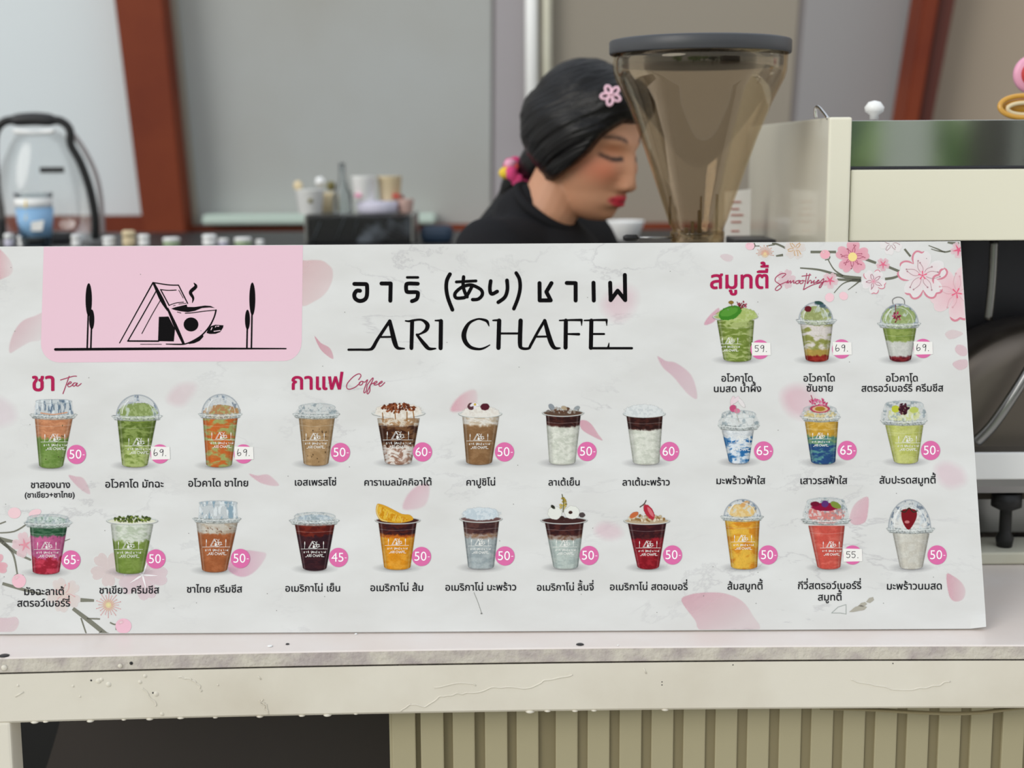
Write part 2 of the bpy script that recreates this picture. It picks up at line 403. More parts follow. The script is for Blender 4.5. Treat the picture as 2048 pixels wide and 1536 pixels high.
hexa('side_panel', [(bx - .003, pe0.y - .004, 0.02), (bx + .003, pe0.y - .004, 0.02), (bx + .003, pe0.y - .004, zt), (bx - .003, pe0.y - .004, zt)], (0, .4, 0), M['slat'], counter)
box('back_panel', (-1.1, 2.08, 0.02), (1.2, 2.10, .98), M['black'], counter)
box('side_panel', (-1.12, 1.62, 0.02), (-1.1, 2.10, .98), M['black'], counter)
# sagging strip hanging under the beam at the right
sag = [(1640, 1416), (1740, 1419), (1820, 1424), (1900, 1427), (1960, 1425), (2010, 1419), (2060, 1413)]
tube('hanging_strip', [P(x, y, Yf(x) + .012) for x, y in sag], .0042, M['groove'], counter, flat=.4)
# curved dark brown board stored in the hollow
Yc = 1.85
bpts = [(128, 1400), (118, 1450), (92, 1536), (60, 1620), (20, 1760)]
V = []; n = 24; out = crom([(x, y) for x, y in bpts], 6)
loop = [P(x, y, Yc) for x, y in out]; zlo = 0.02
rt = P(780, 1480, Yc).x
poly = [Vector((p.x, Yc, p.z)) for p in loop] + [Vector((loop[-1].x, Yc, zlo)), Vector((rt, Yc, zlo)), Vector((rt, Yc, loop[0].z))]
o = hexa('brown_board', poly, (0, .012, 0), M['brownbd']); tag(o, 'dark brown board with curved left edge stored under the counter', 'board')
# screws, chips and paint drips on the counter
for x in (70, 92, 181, 248, 300, 362, 431, 520, 604, 655, 712, 1060, 1095, 1150, 1188, 1330):
    p = at_edge(x, bo(x) + rng.uniform(-1, 1), .001); r = rng.uniform(.0018, .0036)
    lathe('paint_drip', [(0, -r * .5), (r * 1.2, -r * .2), (r * 1.5, .0), (r * .9, r * .6), (0, r * .7)], M['beam'], counter, seg=12, c=tuple(p))
for (x, y, r) in ((575, 1288, .0022), (1160, 1288.5, .0045), (8, 1311, .006)):
    p = Pz(x, y, ZT)
    lathe('screw_head', [(0, .0009), (r * .5, .0009), (r * .8, .0006), (r, 0)], M['dark'], counter, seg=16, c=(p.x, p.y, ZT - .0001))
for (x, y, r) in ((540, 1292, .0035), (1236, 1291, .0012), (712, 1268, .002)):
    p = Pz(x, y, ZT)
    lathe('paint_blob', [(0, .001), (r * .6, .0008), (r, 0)], M['white'], counter, seg=14, c=(p.x, p.y, ZT - .0001))
drips = [[(358, 1355), (380, 1359), (396, 1370), (402, 1384)], [(518, 1402), (528, 1414), (538, 1428)], [(524, 1400), (530, 1410), (536, 1424)], [(800, 1424), (818, 1408), (850, 1412), (880, 1394), (912, 1388), (960, 1384), (1000, 1374), (1060, 1376), (1090, 1362), (1145, 1350)],
         [(285, 1375), (300, 1392), (312, 1412)], [(33, 1392), (46, 1382)], [(1700, 1358), (1740, 1370), (1800, 1378), (1850, 1376), (1900, 1362)], [(870, 1376), (920, 1366), (950, 1370)], [(515, 1352), (522, 1358)], [(1285, 1338), (1295, 1346)]]
for d in drips:
    pts = [P(x + rng.uniform(-3, 3), y + rng.uniform(-2, 2), Yf(x) - .0021) for x, y in crom(d, 4)]
    tube('paint_drip', pts, [.0009] * len(pts), M['beam'], counter, seg=6, n=3)
for (x, y, r) in ((197, 1362, .004), (203, 1359, .003), (217, 1369, .004), (280, 1364, .003), (290, 1352, .003), (146, 1372, .002), (324, 1428, .003), (312, 1388, .004), (240, 1332, .003), (36, 1371, .002), (160, 1393, .0015), (436, 1370, .0015), (8, 1336, .004)):
    p = P(x, y, Yf(x) - .0018)
    lathe('paint_blob', [(0, -.0012), (r * .6, -.0009), (r, .0006)], M['beam'], counter, seg=12, c=tuple(p), axis='y')
for (x, y) in ((182, 1361), (311, 1391), (306, 1386), (1324, 1364), (1324, 1370), (262, 1327), (1466, 1330), (1786, 1327)):
    p = P(x, y, Yf(x) - .0022); r = .0013 if x > 400 else .002
    lathe('chip', [(0, -.0004), (r, .0006)], M['dark'], counter, seg=9, c=tuple(p), axis='y')

# ------------------------------------------------------------------ the menu board
LEAN = R(20); Ybd = Pz(1024, 1262.5, ZT + .0017).y
BO = Vector((0, Ybd, ZT + .0017)); EV = Vector((0, math.sin(LEAN), math.cos(LEAN))); NB = Vector((0, -math.cos(LEAN), math.sin(LEAN)))
def uv(px, py):
    px = np.asarray(px, float); py = np.asarray(py, float)
    a = (px - 1024) / F; b = (768 - py) / F
    d = [FW[i] + RT[i] * a + UP[i] * b for i in range(3)]
    o = BO - CAM; t = o.dot(NB) / (d[0] * NB.x + d[1] * NB.y + d[2] * NB.z)
    u = d[0] * t + CAM.x - BO.x
    v = (d[1] * t + CAM.y - BO.y) * EV.y + (d[2] * t + CAM.z - BO.z) * EV.z
    return u, v
U1 = float(uv(1947, 870)[0]); U0 = float(uv(-45, 870)[0]); V1 = float(uv(1000, 487.5)[1])
board = bpy.data.objects.new('menu_board', None); COL.objects.link(board); board.location = BO; board.rotation_euler = (-LEAN, 0, 0); ORG['menu_board'] = Vector((0, 0, 0))
tag(board, 'white and pink cafe menu board with rows of printed drinks, leaning on the counter', 'sign')
bm = bmesh.new()
NX, NZ = 60, 24
# gently wavy sheet 4 mm thick, lower right corner crumpled
def sheet(u, v, back):
    cu = max(0, (u - (U1 - .018)) / .018); cv = max(0, (.018 - v) / .018)
    y = -.004 * cu * cv if not back else .004
    return (u - .0015 * cu * cv, y, v + .002 * cu * cv)
us = np.concatenate([np.linspace(U0, U1 - .03, NX), np.linspace(U1 - .027, U1, 10)]); vs_ = np.concatenate([np.linspace(0, .03, 10), np.linspace(.04, V1, NZ)])
gf = [[bm.verts.new(sheet(u, v, False)) for v in vs_] for u in us]; gb = [[bm.verts.new(sheet(u, v, True)) for v in vs_] for u in us]
for i in range(len(us) - 1):
    for j in range(len(vs_) - 1):
        bm.faces.new((gf[i][j], gf[i + 1][j], gf[i + 1][j + 1], gf[i][j + 1])); bm.faces.new((gb[i][j], gb[i][j + 1], gb[i + 1][j + 1], gb[i + 1][j]))
L1, L2 = len(us) - 1, len(vs_) - 1
for i in range(L1):
    bm.faces.new((gf[i][0], gb[i][0], gb[i + 1][0], gf[i + 1][0])); bm.faces.new((gf[i][L2], gf[i + 1][L2], gb[i + 1][L2], gb[i][L2]))
for j in range(L2):
    bm.faces.new((gf[0][j], gf[0][j + 1], gb[0][j + 1], gb[0][j])); bm.faces.new((gf[L1][j], gb[L1][j], gb[L1][j + 1], gf[L1][j + 1]))
bm_add('sheet', bm, M['board'], board, origin=(0, 0, 0))

DZ = 0.00007
class PM:
    """ink patches in picture rows/columns, laid on the board plane"""
    def __init__(s): s.x = []; s.y = []; s.f = []; s.c = []; s.n = 0; s.d = []; s.q = 0
    def tri(s, pts, faces, col):
        pts = np.asarray(pts, float); k = len(pts); s.d.append(np.full(k, min(s.q * 2e-6, DZ * .85))); s.q += 1
        s.x.append(pts[:, 0]); s.y.append(pts[:, 1]); s.f += [[a + s.n for a in f] for f in faces]
        c = np.asarray(col, float)
        if c.ndim == 1: c = np.tile(c, (k, 1))
        if c.shape[1] == 3: c = np.hstack([c, np.ones((k, 1))])
        cc = np.hstack([lin(c[:, :3]), c[:, 3:4]]); s.c.append(cc); s.n += k
    def poly(s, pts, col, smooth=0):
        p = crom(pts, smooth, True) if smooth else np.asarray(pts, float)
        t = geometry.tessellate_polygon([[Vector((a, b, 0)) for a, b in p]]); s.tri(p, t, col)
    def ell(s, cx, cy, rx, ry, col, rot=0, edge=None, n=28):
        a = np.linspace(0, 2 * math.pi, n, endpoint=False); X = rx * np.cos(a); Y = ry * np.sin(a); r = R(rot)
        p = np.stack([cx + X * math.cos(r) - Y * math.sin(r), cy + X * math.sin(r) + Y * math.cos(r)], 1)
        p = np.vstack([[[cx, cy]], p]); c1 = list(col) + [1] * (4 - len(col)); c2 = (list(edge) + [1] * (4 - len(edge))) if edge is not None else c1
        s.tri(p, [(0, 1 + i, 1 + (i + 1) % n) for i in range(n)], np.array([c1] + [c2] * n, float))
    def stroke(s, pts, w, col, smooth=True, caps=True, n=5):
        w = list(w) if hasattr(w, '__len__') else [w] * len(pts)
        if len(w) != len(pts): w = list(np.interp(np.linspace(0, 1, len(pts)), np.linspace(0, 1, len(w)), w))
        q = np.array([[a, b, ww] for (a, b), ww in zip(pts, w)], float)
        if smooth and len(q) > 2: q = crom(q, n)
        N = len(q); T = np.zeros((N, 2)); T[1:-1] = q[2:, :2] - q[:-2, :2]; T[0] = q[1, :2] - q[0, :2]; T[-1] = q[-1, :2] - q[-2, :2]
        T /= np.maximum(np.linalg.norm(T, axis=1, keepdims=True), 1e-9); Nn = np.stack([-T[:, 1], T[:, 0]], 1)
        if smooth:
            A = q[:, :2] + Nn * q[:, 2:3] / 2; B = q[:, :2] - Nn * q[:, 2:3] / 2
            s.tri(np.vstack([A, B]), [(i, i + 1, N + i + 1, N + i) for i in range(N - 1)], col)
        else:
            for i in range(N - 1):
                d = q[i + 1, :2] - q[i, :2]; d = d / max(np.linalg.norm(d), 1e-9); nn = np.array([-d[1], d[0]])
                s.tri([q[i, :2] + nn * q[i, 2] / 2, q[i + 1, :2] + nn * q[i + 1, 2] / 2, q[i + 1, :2] - nn * q[i + 1, 2] / 2, q[i, :2] - nn * q[i, 2] / 2], [(0, 1, 2, 3)], col)
                if i: s.ell(q[i, 0], q[i, 1], q[i, 2] / 2, q[i, 2] / 2, col, n=12)
        if caps:
            for k in (0, -1): s.ell(q[k, 0], q[k, 1], q[k, 2] / 2, q[k, 2] / 2, col, n=12)
    def build(s, name, layer, parent=None, label=None, clip=True):
        x = np.concatenate(s.x); y = np.concatenate(s.y); u, v = uv(x, y)
        if clip: u = np.clip(u, U0 + .0003, U1 - .0006); v = np.clip(v, .0005, V1 - .0006)
        V = np.stack([u, -layer * DZ - np.concatenate(s.d), v], 1)
        o = add(name, V, s.f, M['print'], parent or board, origin=(0, 0, 0), col=np.concatenate(s.c))
        if label: o['label'] = label
        return o

# glyph outlines from the built-in font
GC = {}
def glyph_raw(s):
    c = bpy.data.curves.new('t', 'FONT'); c.body = s; c.size = 1; ob = bpy.data.objects.new('t', c)
    cu = ob.to_curve(bpy.context.evaluated_depsgraph_get()); out = []
    for sp in cu.splines:
        P_ = []
        if sp.type == 'BEZIER':
            bp = sp.bezier_points; nb = len(bp)
            for i in range(nb):
                a, b = bp[i], bp[(i + 1) % nb]
                straight = (a.handle_right - a.co).cross(b.co - a.co).length < 1e-5 and (b.handle_left - b.co).cross(b.co - a.co).length < 1e-5
                if straight: P_.append((a.co.x, a.co.y))
                else:
                    for q in geometry.interpolate_bezier(a.co, a.handle_right, b.handle_left, b.co, 5)[:-1]: P_.append((q.x, q.y))
        else: P_ = [(q.co.x, q.co.y) for q in sp.points]
        if len(P_) > 2: out.append(np.array(P_))
    ob.to_curve_clear(); bpy.data.objects.remove(ob); bpy.data.curves.remove(c); return out
def glyph(ch):
    if ch in GC: return GC[ch]
    g = [] if ch == ' ' else glyph_raw(ch)
    bar = glyph_raw('|'); b2 = glyph_raw(ch + '|')
    adv = max(q[:, 0].max() for q in b2) - max(q[:, 0].max() for q in bar)
    GC[ch] = (g, adv); return GC[ch]
UPV = 'ัิีึื็'; TON = '่้๊๋์'
def area(p): return 0.5 * np.sum(p[:, 0] * np.roll(p[:, 1], -1) - np.roll(p[:, 0], -1) * p[:, 1])
def text_contours(s):
    pen = 0; out = []
    for i, ch in enumerate(s):
        g, adv = glyph(ch); dy = 0; dx = 0
        if ch in TON:
            if (i and s[i - 1] in UPV) or (i + 1 < len(s) and s[i + 1] == 'ำ'): dy = .215
            elif i and s[i - 1] in 'ฟปฝ': dx = -.12
        out.append([q + np.array([pen + dx, dy]) for q in g]); pen += adv
    return out
def put_text(pm, s, x0, x1, base, col, slope=-.004, bold=0.0, hscale=1.0, height=None):
    gl = text_contours(s); allx = np.concatenate([q[:, 0] for g in gl for q in g]); a, b = allx.min(), allx.max()
    k = (x1 - x0) / (b - a); ky = k * hscale if height is None else height
    f = lambda q: np.stack([x0 + (q[:, 0] - a) * k, base - q[:, 1] * ky + slope * ((q[:, 0] - a) * k - (x1 - x0) / 2)], 1)
    for g in gl:
        if not g: continue
        big = max(g, key=lambda q: abs(area(q))); sg = np.sign(area(big))
        outs = [q for q in g if np.sign(area(q)) == sg]; holes = [q for q in g if np.sign(area(q)) != sg]
        for o_ in outs:
            hs = [h for h in holes if o_[:, 0].min() <= h[:, 0].min() and o_[:, 0].max() >= h[:, 0].max() and o_[:, 1].min() <= h[:, 1].min() and o_[:, 1].max() >= h[:, 1].max()]
            rings = [f(o_)] + [f(h) for h in hs]; t = geometry.tessellate_polygon([[Vector((*p, 0)) for p in r_] for r_ in rings])
            pm.tri(np.vstack(rings), t, col)
            if bold:
                for r_ in rings: pm.stroke(np.vstack([r_, r_[:1]]).tolist(), bold, col, smooth=True, n=1, caps=False)

# --- raster-like painter for the printed drink photographs
def vnoise(x, y, seed=0, octv=3):
    out = np.zeros_like(x, float); amp = .5; tot = 0
    for o in range(octv):
        xi = np.floor(x).astype(np.int64); yi = np.floor(y).astype(np.int64); fx = x - xi; fy = y - yi
        fx = fx * fx * (3 - 2 * fx); fy = fy * fy * (3 - 2 * fy)
        def h(a, b):
            n = (a * 374761393 + b * 668265263 + (seed + o) * 974634777) & 0x7fffffff
            n = ((n ^ (n >> 13)) * 1274126177) & 0x7fffffff; return ((n ^ (n >> 16)) & 0xffff) / 65535.0
        v = (h(xi, yi) * (1 - fx) + h(xi + 1, yi) * fx) * (1 - fy) + (h(xi, yi + 1) * (1 - fx) + h(xi + 1, yi + 1) * fx) * fy
        out += v * amp; tot += amp; amp *= .5; x = x * 2.03 + 7.1; y = y * 2.03 + 3.7
    return out / tot
def ss(a, b, x): t = np.clip((x - a) / (b - a), 0, 1); return t * t * (3 - 2 * t)
class Cv:
    def __init__(s, x0, y0, x1, y1, st=.8):
        s.X, s.Y = np.meshgrid(np.arange(x0, x1, st), np.arange(y0, y1, st)); s.C = np.zeros(s.X.shape + (3,)); s.A = np.zeros(s.X.shape)
    def over(s, m, col):
        m = np.clip(m, 0, 1); col = np.asarray(col, float)
        if col.ndim == 1: col = np.broadcast_to(col, s.C.shape)
        A = m + s.A * (1 - m); d = np.maximum(A, 1e-6)[..., None]
        s.C = np.where((A < 1e-4)[..., None], col, (col * m[..., None] + s.C * (s.A * (1 - m))[..., None]) / d); s.A = A
    def ell(s, x, y, rx, ry, col, a=1, rot=0, soft=1.0, noise=0, seed=0, half=None):
        r = R(rot); dx = s.X - x; dy = s.Y - y; X = dx * math.cos(r) + dy * math.sin(r); Y = -dx * math.sin(r) + dy * math.cos(r)
        q = np.sqrt((X / rx) ** 2 + (Y / ry) ** 2)
        if noise: q = q + noise * (vnoise(s.X / 3.2, s.Y / 3.2, seed) - .5)
        d = (1 - q) * min(rx, ry); m = np.clip(d / soft + .5, 0, 1) * a
        if half == 'up': m = m * np.clip(y - s.Y + .5, 0, 1)
        if half == 'down': m = m * np.clip(s.Y - y + .5, 0, 1)
        s.over(m, col); return q
    def ring(s, x, y, rx, ry, wd, col, a=1, half=None):
        q = np.sqrt(((s.X - x) / rx) ** 2 + ((s.Y - y) / ry) ** 2); gx = (s.X - x) / rx ** 2; gy = (s.Y - y) / ry ** 2
        d = np.abs(q - 1) * q / np.maximum(np.sqrt(gx ** 2 + gy ** 2), 1e-6); m = np.clip(wd / 2 - d + .5, 0, 1) * a
        if half == 'up': m = m * (s.Y < y + .5)
        if half == 'down': m = m * (s.Y > y - .5)
        s.over(m, col)
    def line(s, pts, wd, col, a=1):
        m = np.zeros_like(s.A)
        pts = crom(pts, 5) if len(pts) > 2 else np.asarray(pts, float)
        for (ax, ay), (bx_, by_) in zip(pts[:-1], pts[1:]):
            vx, vy = bx_ - ax, by_ - ay; t = np.clip(((s.X - ax) * vx + (s.Y - ay) * vy) / max(vx * vx + vy * vy, 1e-9), 0, 1)
            d = np.hypot(s.X - ax - t * vx, s.Y - ay - t * vy); m = np.maximum(m, np.clip(wd / 2 - d + .5, 0, 1))
        s.over(m * a, col)
    def poly(s, pts, col, a=1, soft=1.0, smooth=0, mask_only=False):
        pts = crom(pts, smooth, True) if smooth else np.asarray(pts, float)
        ins = np.zeros(s.A.shape, bool); dm = np.full(s.A.shape, 1e9); N = len(pts)
        for i in range(N):
            (ax, ay), (bx_, by_) = pts[i], pts[(i + 1) % N]
            c = ((ay > s.Y) != (by_ > s.Y)); xi = ax + (s.Y - ay) * (bx_ - ax) / ((by_ - ay) if abs(by_ - ay) > 1e-9 else 1e-9)
            ins ^= c & (s.X < xi); vx, vy = bx_ - ax, by_ - ay
            t = np.clip(((s.X - ax) * vx + (s.Y - ay) * vy) / max(vx * vx + vy * vy, 1e-9), 0, 1); dm = np.minimum(dm, np.hypot(s.X - ax - t * vx, s.Y - ay - t * vy))
        m = np.clip(np.where(ins, dm, -dm) / soft + .5, 0, 1)
        if mask_only: return m
        s.over(m * a, col)
    def build(s, name, layer, parent=None, label=None):
        al = s.A > .015; H, W = al.shape
        q = al[:-1, :-1] | al[1:, :-1] | al[:-1, 1:] | al[1:, 1:]
        use = np.zeros((H, W), bool); use[:-1, :-1] |= q; use[1:, :-1] |= q; use[:-1, 1:] |= q; use[1:, 1:] |= q
        idx = np.full((H, W), -1); idx[use] = np.arange(use.sum())
        u, v = uv(s.X[use], s.Y[use]); u = np.clip(u, U0 + .0003, U1 - .0006); v = np.clip(v, .0005, V1 - .0006)
        V = np.stack([u, np.full_like(u, -layer * DZ), v], 1)
        Fq = np.stack([idx[:-1, :-1][q], idx[1:, :-1][q], idx[1:, 1:][q], idx[:-1, 1:][q]], 1)
        c = np.hstack([lin(np.clip(s.C[use], 0, 255)), s.A[use][:, None]]).astype(np.float32)
        me = bpy.data.meshes.new(name); nf = len(Fq); me.vertices.add(len(V)); me.vertices.foreach_set('co', V.ravel())
        me.loops.add(nf * 4); me.loops.foreach_set('vertex_index', Fq.ravel().astype(np.int32)); me.polygons.add(nf)
        me.polygons.foreach_set('loop_start', np.arange(0, nf * 4, 4, dtype=np.int32)); me.update(calc_edges=True)
        at = me.color_attributes.new('Col', 'FLOAT_COLOR', 'POINT'); at.data.foreach_set('color', c.ravel())
        me.materials.append(M['print']); o = bpy.data.objects.new(name, me); place(o, parent or board, Vector((0, 0, 0)))
        if label: o['label'] = label
        return o
# ------------------------------------------------------------------ print: brand panel, petals, blossom
INK = (12, 10, 12)
def rounded_panel():
    pts = [(88, 486), (606, 484), (603.5, 684)]
    for k in range(9):
        a = R(90 * k / 8); pts.append((567 + 36 * math.cos(a), 686 + 36 * math.sin(a)))
    for k in range(9):
        a = R(90 + 90 * k / 8); pts.append((119 + 37 * math.cos(a), 688 + 37 * math.sin(a)))
    pts.append((82, 686)); return pts
pm = PM(); pm.poly(rounded_panel(), (233, 198, 212)); pm.build('brand_panel', 2)

PET = [([(-6, 500), (10, 508), (24, 528), (24, 546), (8, 556), (-8, 556)], (238, 176, 186), .75, .2, 0, 3, 8),
       ([(20, 706), (19, 690), (28, 664), (45, 642), (70, 632), (88, 628), (85, 676), (60, 684), (35, 698)], (228, 170, 184), .75, .15, 1, 3, 3),
       ([(600, 530), (615, 521), (642, 521), (655, 528), (665, 540), (664, 562), (652, 585), (630, 602), (600, 608)], (236, 182, 188), .65, .35, 1, 3, 3),
       ([(629, 672), (642, 686), (657, 694), (664, 704), (666, 718), (650, 708), (638, 694)], (226, 150, 170), .8, .6, 0, 1, 2),
       ([(335, 800), (350, 775), (372, 766), (392, 770), (385, 790), (362, 812)], (238, 190, 205), .45, .3, 0, 14, 14),
       ([(-20, 800), (0, 795), (28, 815), (30, 840), (5, 852), (-20, 850)], (234, 196, 215), .4, .3, 0, 16, 14),
       ([(137, 951), (152, 953), (166, 956), (176, 972), (180, 988), (166, 982), (150, 968)], (230, 172, 190), .7, .4, 0, 2, 3),
       ([(498, 948), (515, 951), (535, 949), (550, 960), (558, 971), (540, 971), (518, 964)], (232, 170, 190), .7, .4, 0, 2, 3),
       ([(1205, 610), (1240, 575), (1270, 585), (1265, 620), (1235, 640)], (240, 180, 200), .5, .4, 0, 24, 20),
       ([(1315, 713), (1332, 722), (1352, 726), (1378, 745), (1390, 768), (1394, 797), (1378, 790), (1362, 772), (1345, 752), (1326, 735)], (226, 165, 188), .65, .4, 1, 3, 4),
       ([(1409, 650), (1412, 640), (1424, 626), (1438, 616), (1436, 634), (1424, 646)], (230, 150, 180), .75, .6, 0, 2, 2),
       ([(902, 822), (908, 805), (925, 788), (948, 779), (955, 792), (950, 812), (925, 822)], (238, 160, 180), .75, .2, 0, 5, 5),
       ([(1159, 842), (1172, 841), (1184, 850), (1196, 868), (1205, 881), (1188, 874), (1170, 864), (1162, 856)], (228, 150, 175), .75, .6, 0, 2, 2),
       ([(1565, 790), (1590, 772), (1620, 780), (1640, 810), (1620, 835), (1580, 825)], (240, 165, 190), .6, .4, 0, 22, 16),
       ([(1872, 935), (1895, 925), (1925, 940), (1930, 965), (1900, 975), (1878, 960)], (240, 190, 210), .5, .4, 0, 16, 16),
       ([(806, 1018), (812, 995), (830, 975), (856, 967), (858, 990), (850, 1010), (832, 1018)], (236, 165, 190), .65, .3, 1, 4, 5),
       ([(1190, 1062), (1205, 1046), (1232, 1050), (1245, 1068), (1225, 1078), (1205, 1075)], (242, 190, 210), .55, .4, 0, 14, 14),
       ([(533, 1109), (515, 1103), (490, 1101), (470, 1110), (455, 1135), (470, 1150), (492, 1153), (515, 1138)], (232, 150, 190), .75, .25, 0, 3, 4),
       ([(1736, 994), (1716, 1002), (1704, 1018), (1699, 1040), (1710, 1050), (1730, 1044), (1736, 1022)], (234, 172, 190), .75, .35, 1, 2, 3),
       ([(1363, 1202), (1378, 1190), (1410, 1185), (1450, 1187), (1484, 1202), (1505, 1230), (1515, 1262), (1408, 1262), (1390, 1240)], (232, 172, 188), .85, .25, 1, 2, 4),
       ([(1893, 1149), (1908, 1153), (1924, 1166), (1931, 1182), (1926, 1198), (1910, 1203), (1898, 1190)], (230, 160, 180), .8, .3, 0, 2, 3),
       ([(-10, 1238), (15, 1236), (32, 1234), (38, 1246), (28, 1262), (5, 1264), (-12, 1262)], (236, 198, 208), .7, .5, 1, 2, 3),
       ([(1440, 512), (1452, 508), (1466, 513), (1462, 522), (1450, 522)], (238, 212, 218), .7, .6, 0, 2, 2),
       ([(1890, 668), (1902, 660), (1920, 663), (1926, 668), (1912, 676), (1898, 678)], (240, 216, 220), .8, .7, 0, 2, 2),
       ([(1910, 700), (1915, 690), (1928, 692), (1936, 704), (1930, 712), (1918, 710)], (238, 200, 210), .8, .7, 0, 2, 2),
       ([(1905, 728), (1918, 720), (1934, 720), (1934, 734), (1918, 740)], (238, 200, 210), .8, .7, 0, 2, 2)]
for pts, col, a0, a1, d, soft, st in PET:
    p = np.array(pts, float); x0, y0 = p.min(0) - soft - 4; x1, y1 = p.max(0) + soft + 4
    stp = 1.2 if soft <= 3 else 2.5
    cv = Cv(x0, y0, x1, y1, stp); m = cv.poly(pts, col, soft=soft, smooth=4, mask_only=True)
    tx = (cv.X - p[:, 0].min()) / np.ptp(p[:, 0]); ty = (cv.Y - p[:, 1].min()) / np.ptp(p[:, 1])
    g = (tx if d == 0 else (tx * .7 + ty * .6)); a = a0 + (a1 - a0) * np.clip(g, 0, 1)
    if d == 1 and pts[0][0] in (1736,): a = a1 + (a0 - a1) * np.clip(g, 0, 1)
    cv.over(m * a * (.5 if soft > 10 else .62), col); cv.build('printed_petal', 1)

BR = (112, 113, 100)
pm = PM()
for pts, wd in (([(1600, 536), (1640, 540), (1682, 552), (1722, 558)], (2.5, 4, 6, 9)), ([(1656, 519), (1668, 539), (1686, 552)], (2, 2.5, 4)), ([(1674, 559), (1722, 561)], (4, 7)),
                ([(1668, 586), (1685, 568), (1705, 561), (1722, 560)], (1.5, 2, 3, 3)), ([(1696, 580), (1712, 568), (1722, 560)], (1.5, 2.5, 3)), ([(1770, 558), (1785, 556), (1797, 552)], (5, 5, 4)),
                ([(1722, 515), (1752, 526)], (6, 5)), ([(1777, 534), (1799, 543)], (5, 5)), ([(1621, 504), (1672, 504)], (5, 5)), ([(1809, 498), (1821, 513)], (4, 4)),
                ([(1857, 491), (1875, 498), (1890, 504), (1906, 500)], (1.5, 2.5, 3, 3)), ([(1862, 498), (1876, 502), (1890, 504)], (1.5, 2, 3)), ([(1895, 484), (1918, 488)], (5, 7)),
                ([(1533, 492), (1550, 489)], (2, 2.5)), ([(1544, 486), (1556, 489), (1571, 496)], (4, 4, 4)), ([(1552, 512), (1566, 510)], (3, 5)), ([(1508, 492), (1519, 492)], (1.5, 2)), ([(1505, 499), (1510, 492), (1508, 486)], (2, 2, 2)),
                ([(1650, 520), (1658, 518), (1660, 513)], (2, 2, 2))):
    pm = PM(); pm.stroke(pts, wd, BR, caps=False); pm.build('printed_branch', 3)
BR2 = (126, 126, 114)
for pts, wd in (([(-8, 1066), (28, 1063), (54, 1048)], (2.5, 3, 3)), ([(-4, 1049), (12, 1043)], (3, 2.5)), ([(-5, 1078), (32, 1084)], (11, 4)), ([(-5, 1076), (30, 1104), (62, 1120)], (8, 6, 4)),
                ([(5, 1084), (26, 1108), (35, 1150)], (6, 4, 3)), ([(5, 1167), (50, 1180), (85, 1188)], (6, 6, 3)), ([(161, 1200), (188, 1201)], (8, 5)), ([(146, 1217), (180, 1243), (216, 1272)], (7, 9, 9)),
                ([(162, 1236), (172, 1270)], (3, 3)), ([(174, 1237), (200, 1238)], (3, 3)), ([(220, 1245), (232, 1249), (246, 1240)], (3, 3, 3)), ([(129, 1082), (140, 1078)], (2, 1)), ([(198, 1270), (204, 1262)], (3, 3)),
                ([(26, 1158), (33, 1150), (47, 1151)], (2, 4, 2)), ([(232, 1260), (233, 1249)], (2, 4))):
    pm = PM(); pm.stroke(pts, wd, BR2, caps=False); pm.build('printed_branch', 3)

def petal_pts(cx, cy, R_, ang, wd=.62, notch=.1):
    out = []
    for t in np.linspace(0, 1, 13):
        s = t * 2 - 1; rr = R_ * (1 - notch * math.exp(-(s / .18) ** 2)) * (1 - .42 * abs(s) ** 3); an = ang + s * wd
        out.append((cx + rr * math.cos(an), cy + rr * math.sin(an)))
    return [(cx, cy)] + out
def blossom(cx, cy, R_, rot, pet, edge=None, star=None, disc=None, stamen=None, n_st=10, pa=1.0, lay=4, tips=None):
    pm = PM()
    for k in range(5):
        an = R(rot + 72 * k); pp = petal_pts(cx, cy, R_, an)
        c1 = [*pet, pa * .85]; c2 = [*(edge or pet), pa * .85]; cols = np.array([c1] + [c2] * (len(pp) - 1), float)
        pm.tri(pp, [(0, i, i + 1) for i in range(1, len(pp) - 1)], cols)
    pm.build('blossom_petal', lay)
    pm = PM(); ok = False
    if tips:
        ok = True
        for k, a0, a1 in tips:
            an = R(rot + 72 * k); q = petal_pts(cx, cy, R_ * 1.01, an)[1:]; i0, i1 = int(a0 * 12), int(a1 * 12); seg = q[i0:i1 + 1]
            pm.stroke(seg, [1] + [R_ * .075] * (len(seg) - 2) + [1], (228, 140, 160, .75), n=2, caps=False)
    if stamen:
        ok = True; rs = random.Random(int(cx))
        for k in range(n_st):
            an = R(rot + 360 * k / n_st + rs.uniform(-8, 8)); l = R_ * rs.uniform(.5, .72); an2 = an + .25 * (-1) ** k
            tip = (cx + l * math.cos(an2), cy + l * math.sin(an2))
            pm.stroke([(cx + R_ * .15 * math.cos(an), cy + R_ * .15 * math.sin(an)), (cx + l * .6 * math.cos(an), cy + l * .6 * math.sin(an)), tip], (.8, 1.0, 1.0), stamen, n=3, caps=False)
            pm.ell(tip[0], tip[1], max(R_ * .035, .9), max(R_ * .035, .9), stamen, n=8)
    if star:
        ok = True
        for k in range(5):
            an = R(rot + 72 * k); pm.stroke([(cx, cy), (cx + R_ * .16 * math.cos(an), cy + R_ * .16 * math.sin(an)), (cx + star[3] * math.cos(an), cy + star[3] * math.sin(an))], (1, star[4], .6), star[:3], n=3, caps=False)
    if disc: ok = True; pm.ell(cx, cy, disc[3], disc[3], disc[:3])
    if ok: pm.build('blossom_centre', lay + 1)
blossom(1760 - 55, 514, 35, -15, (240, 150, 175), (238, 182, 194), disc=(244, 222, 150, 9), stamen=(170, 90, 110), n_st=15)
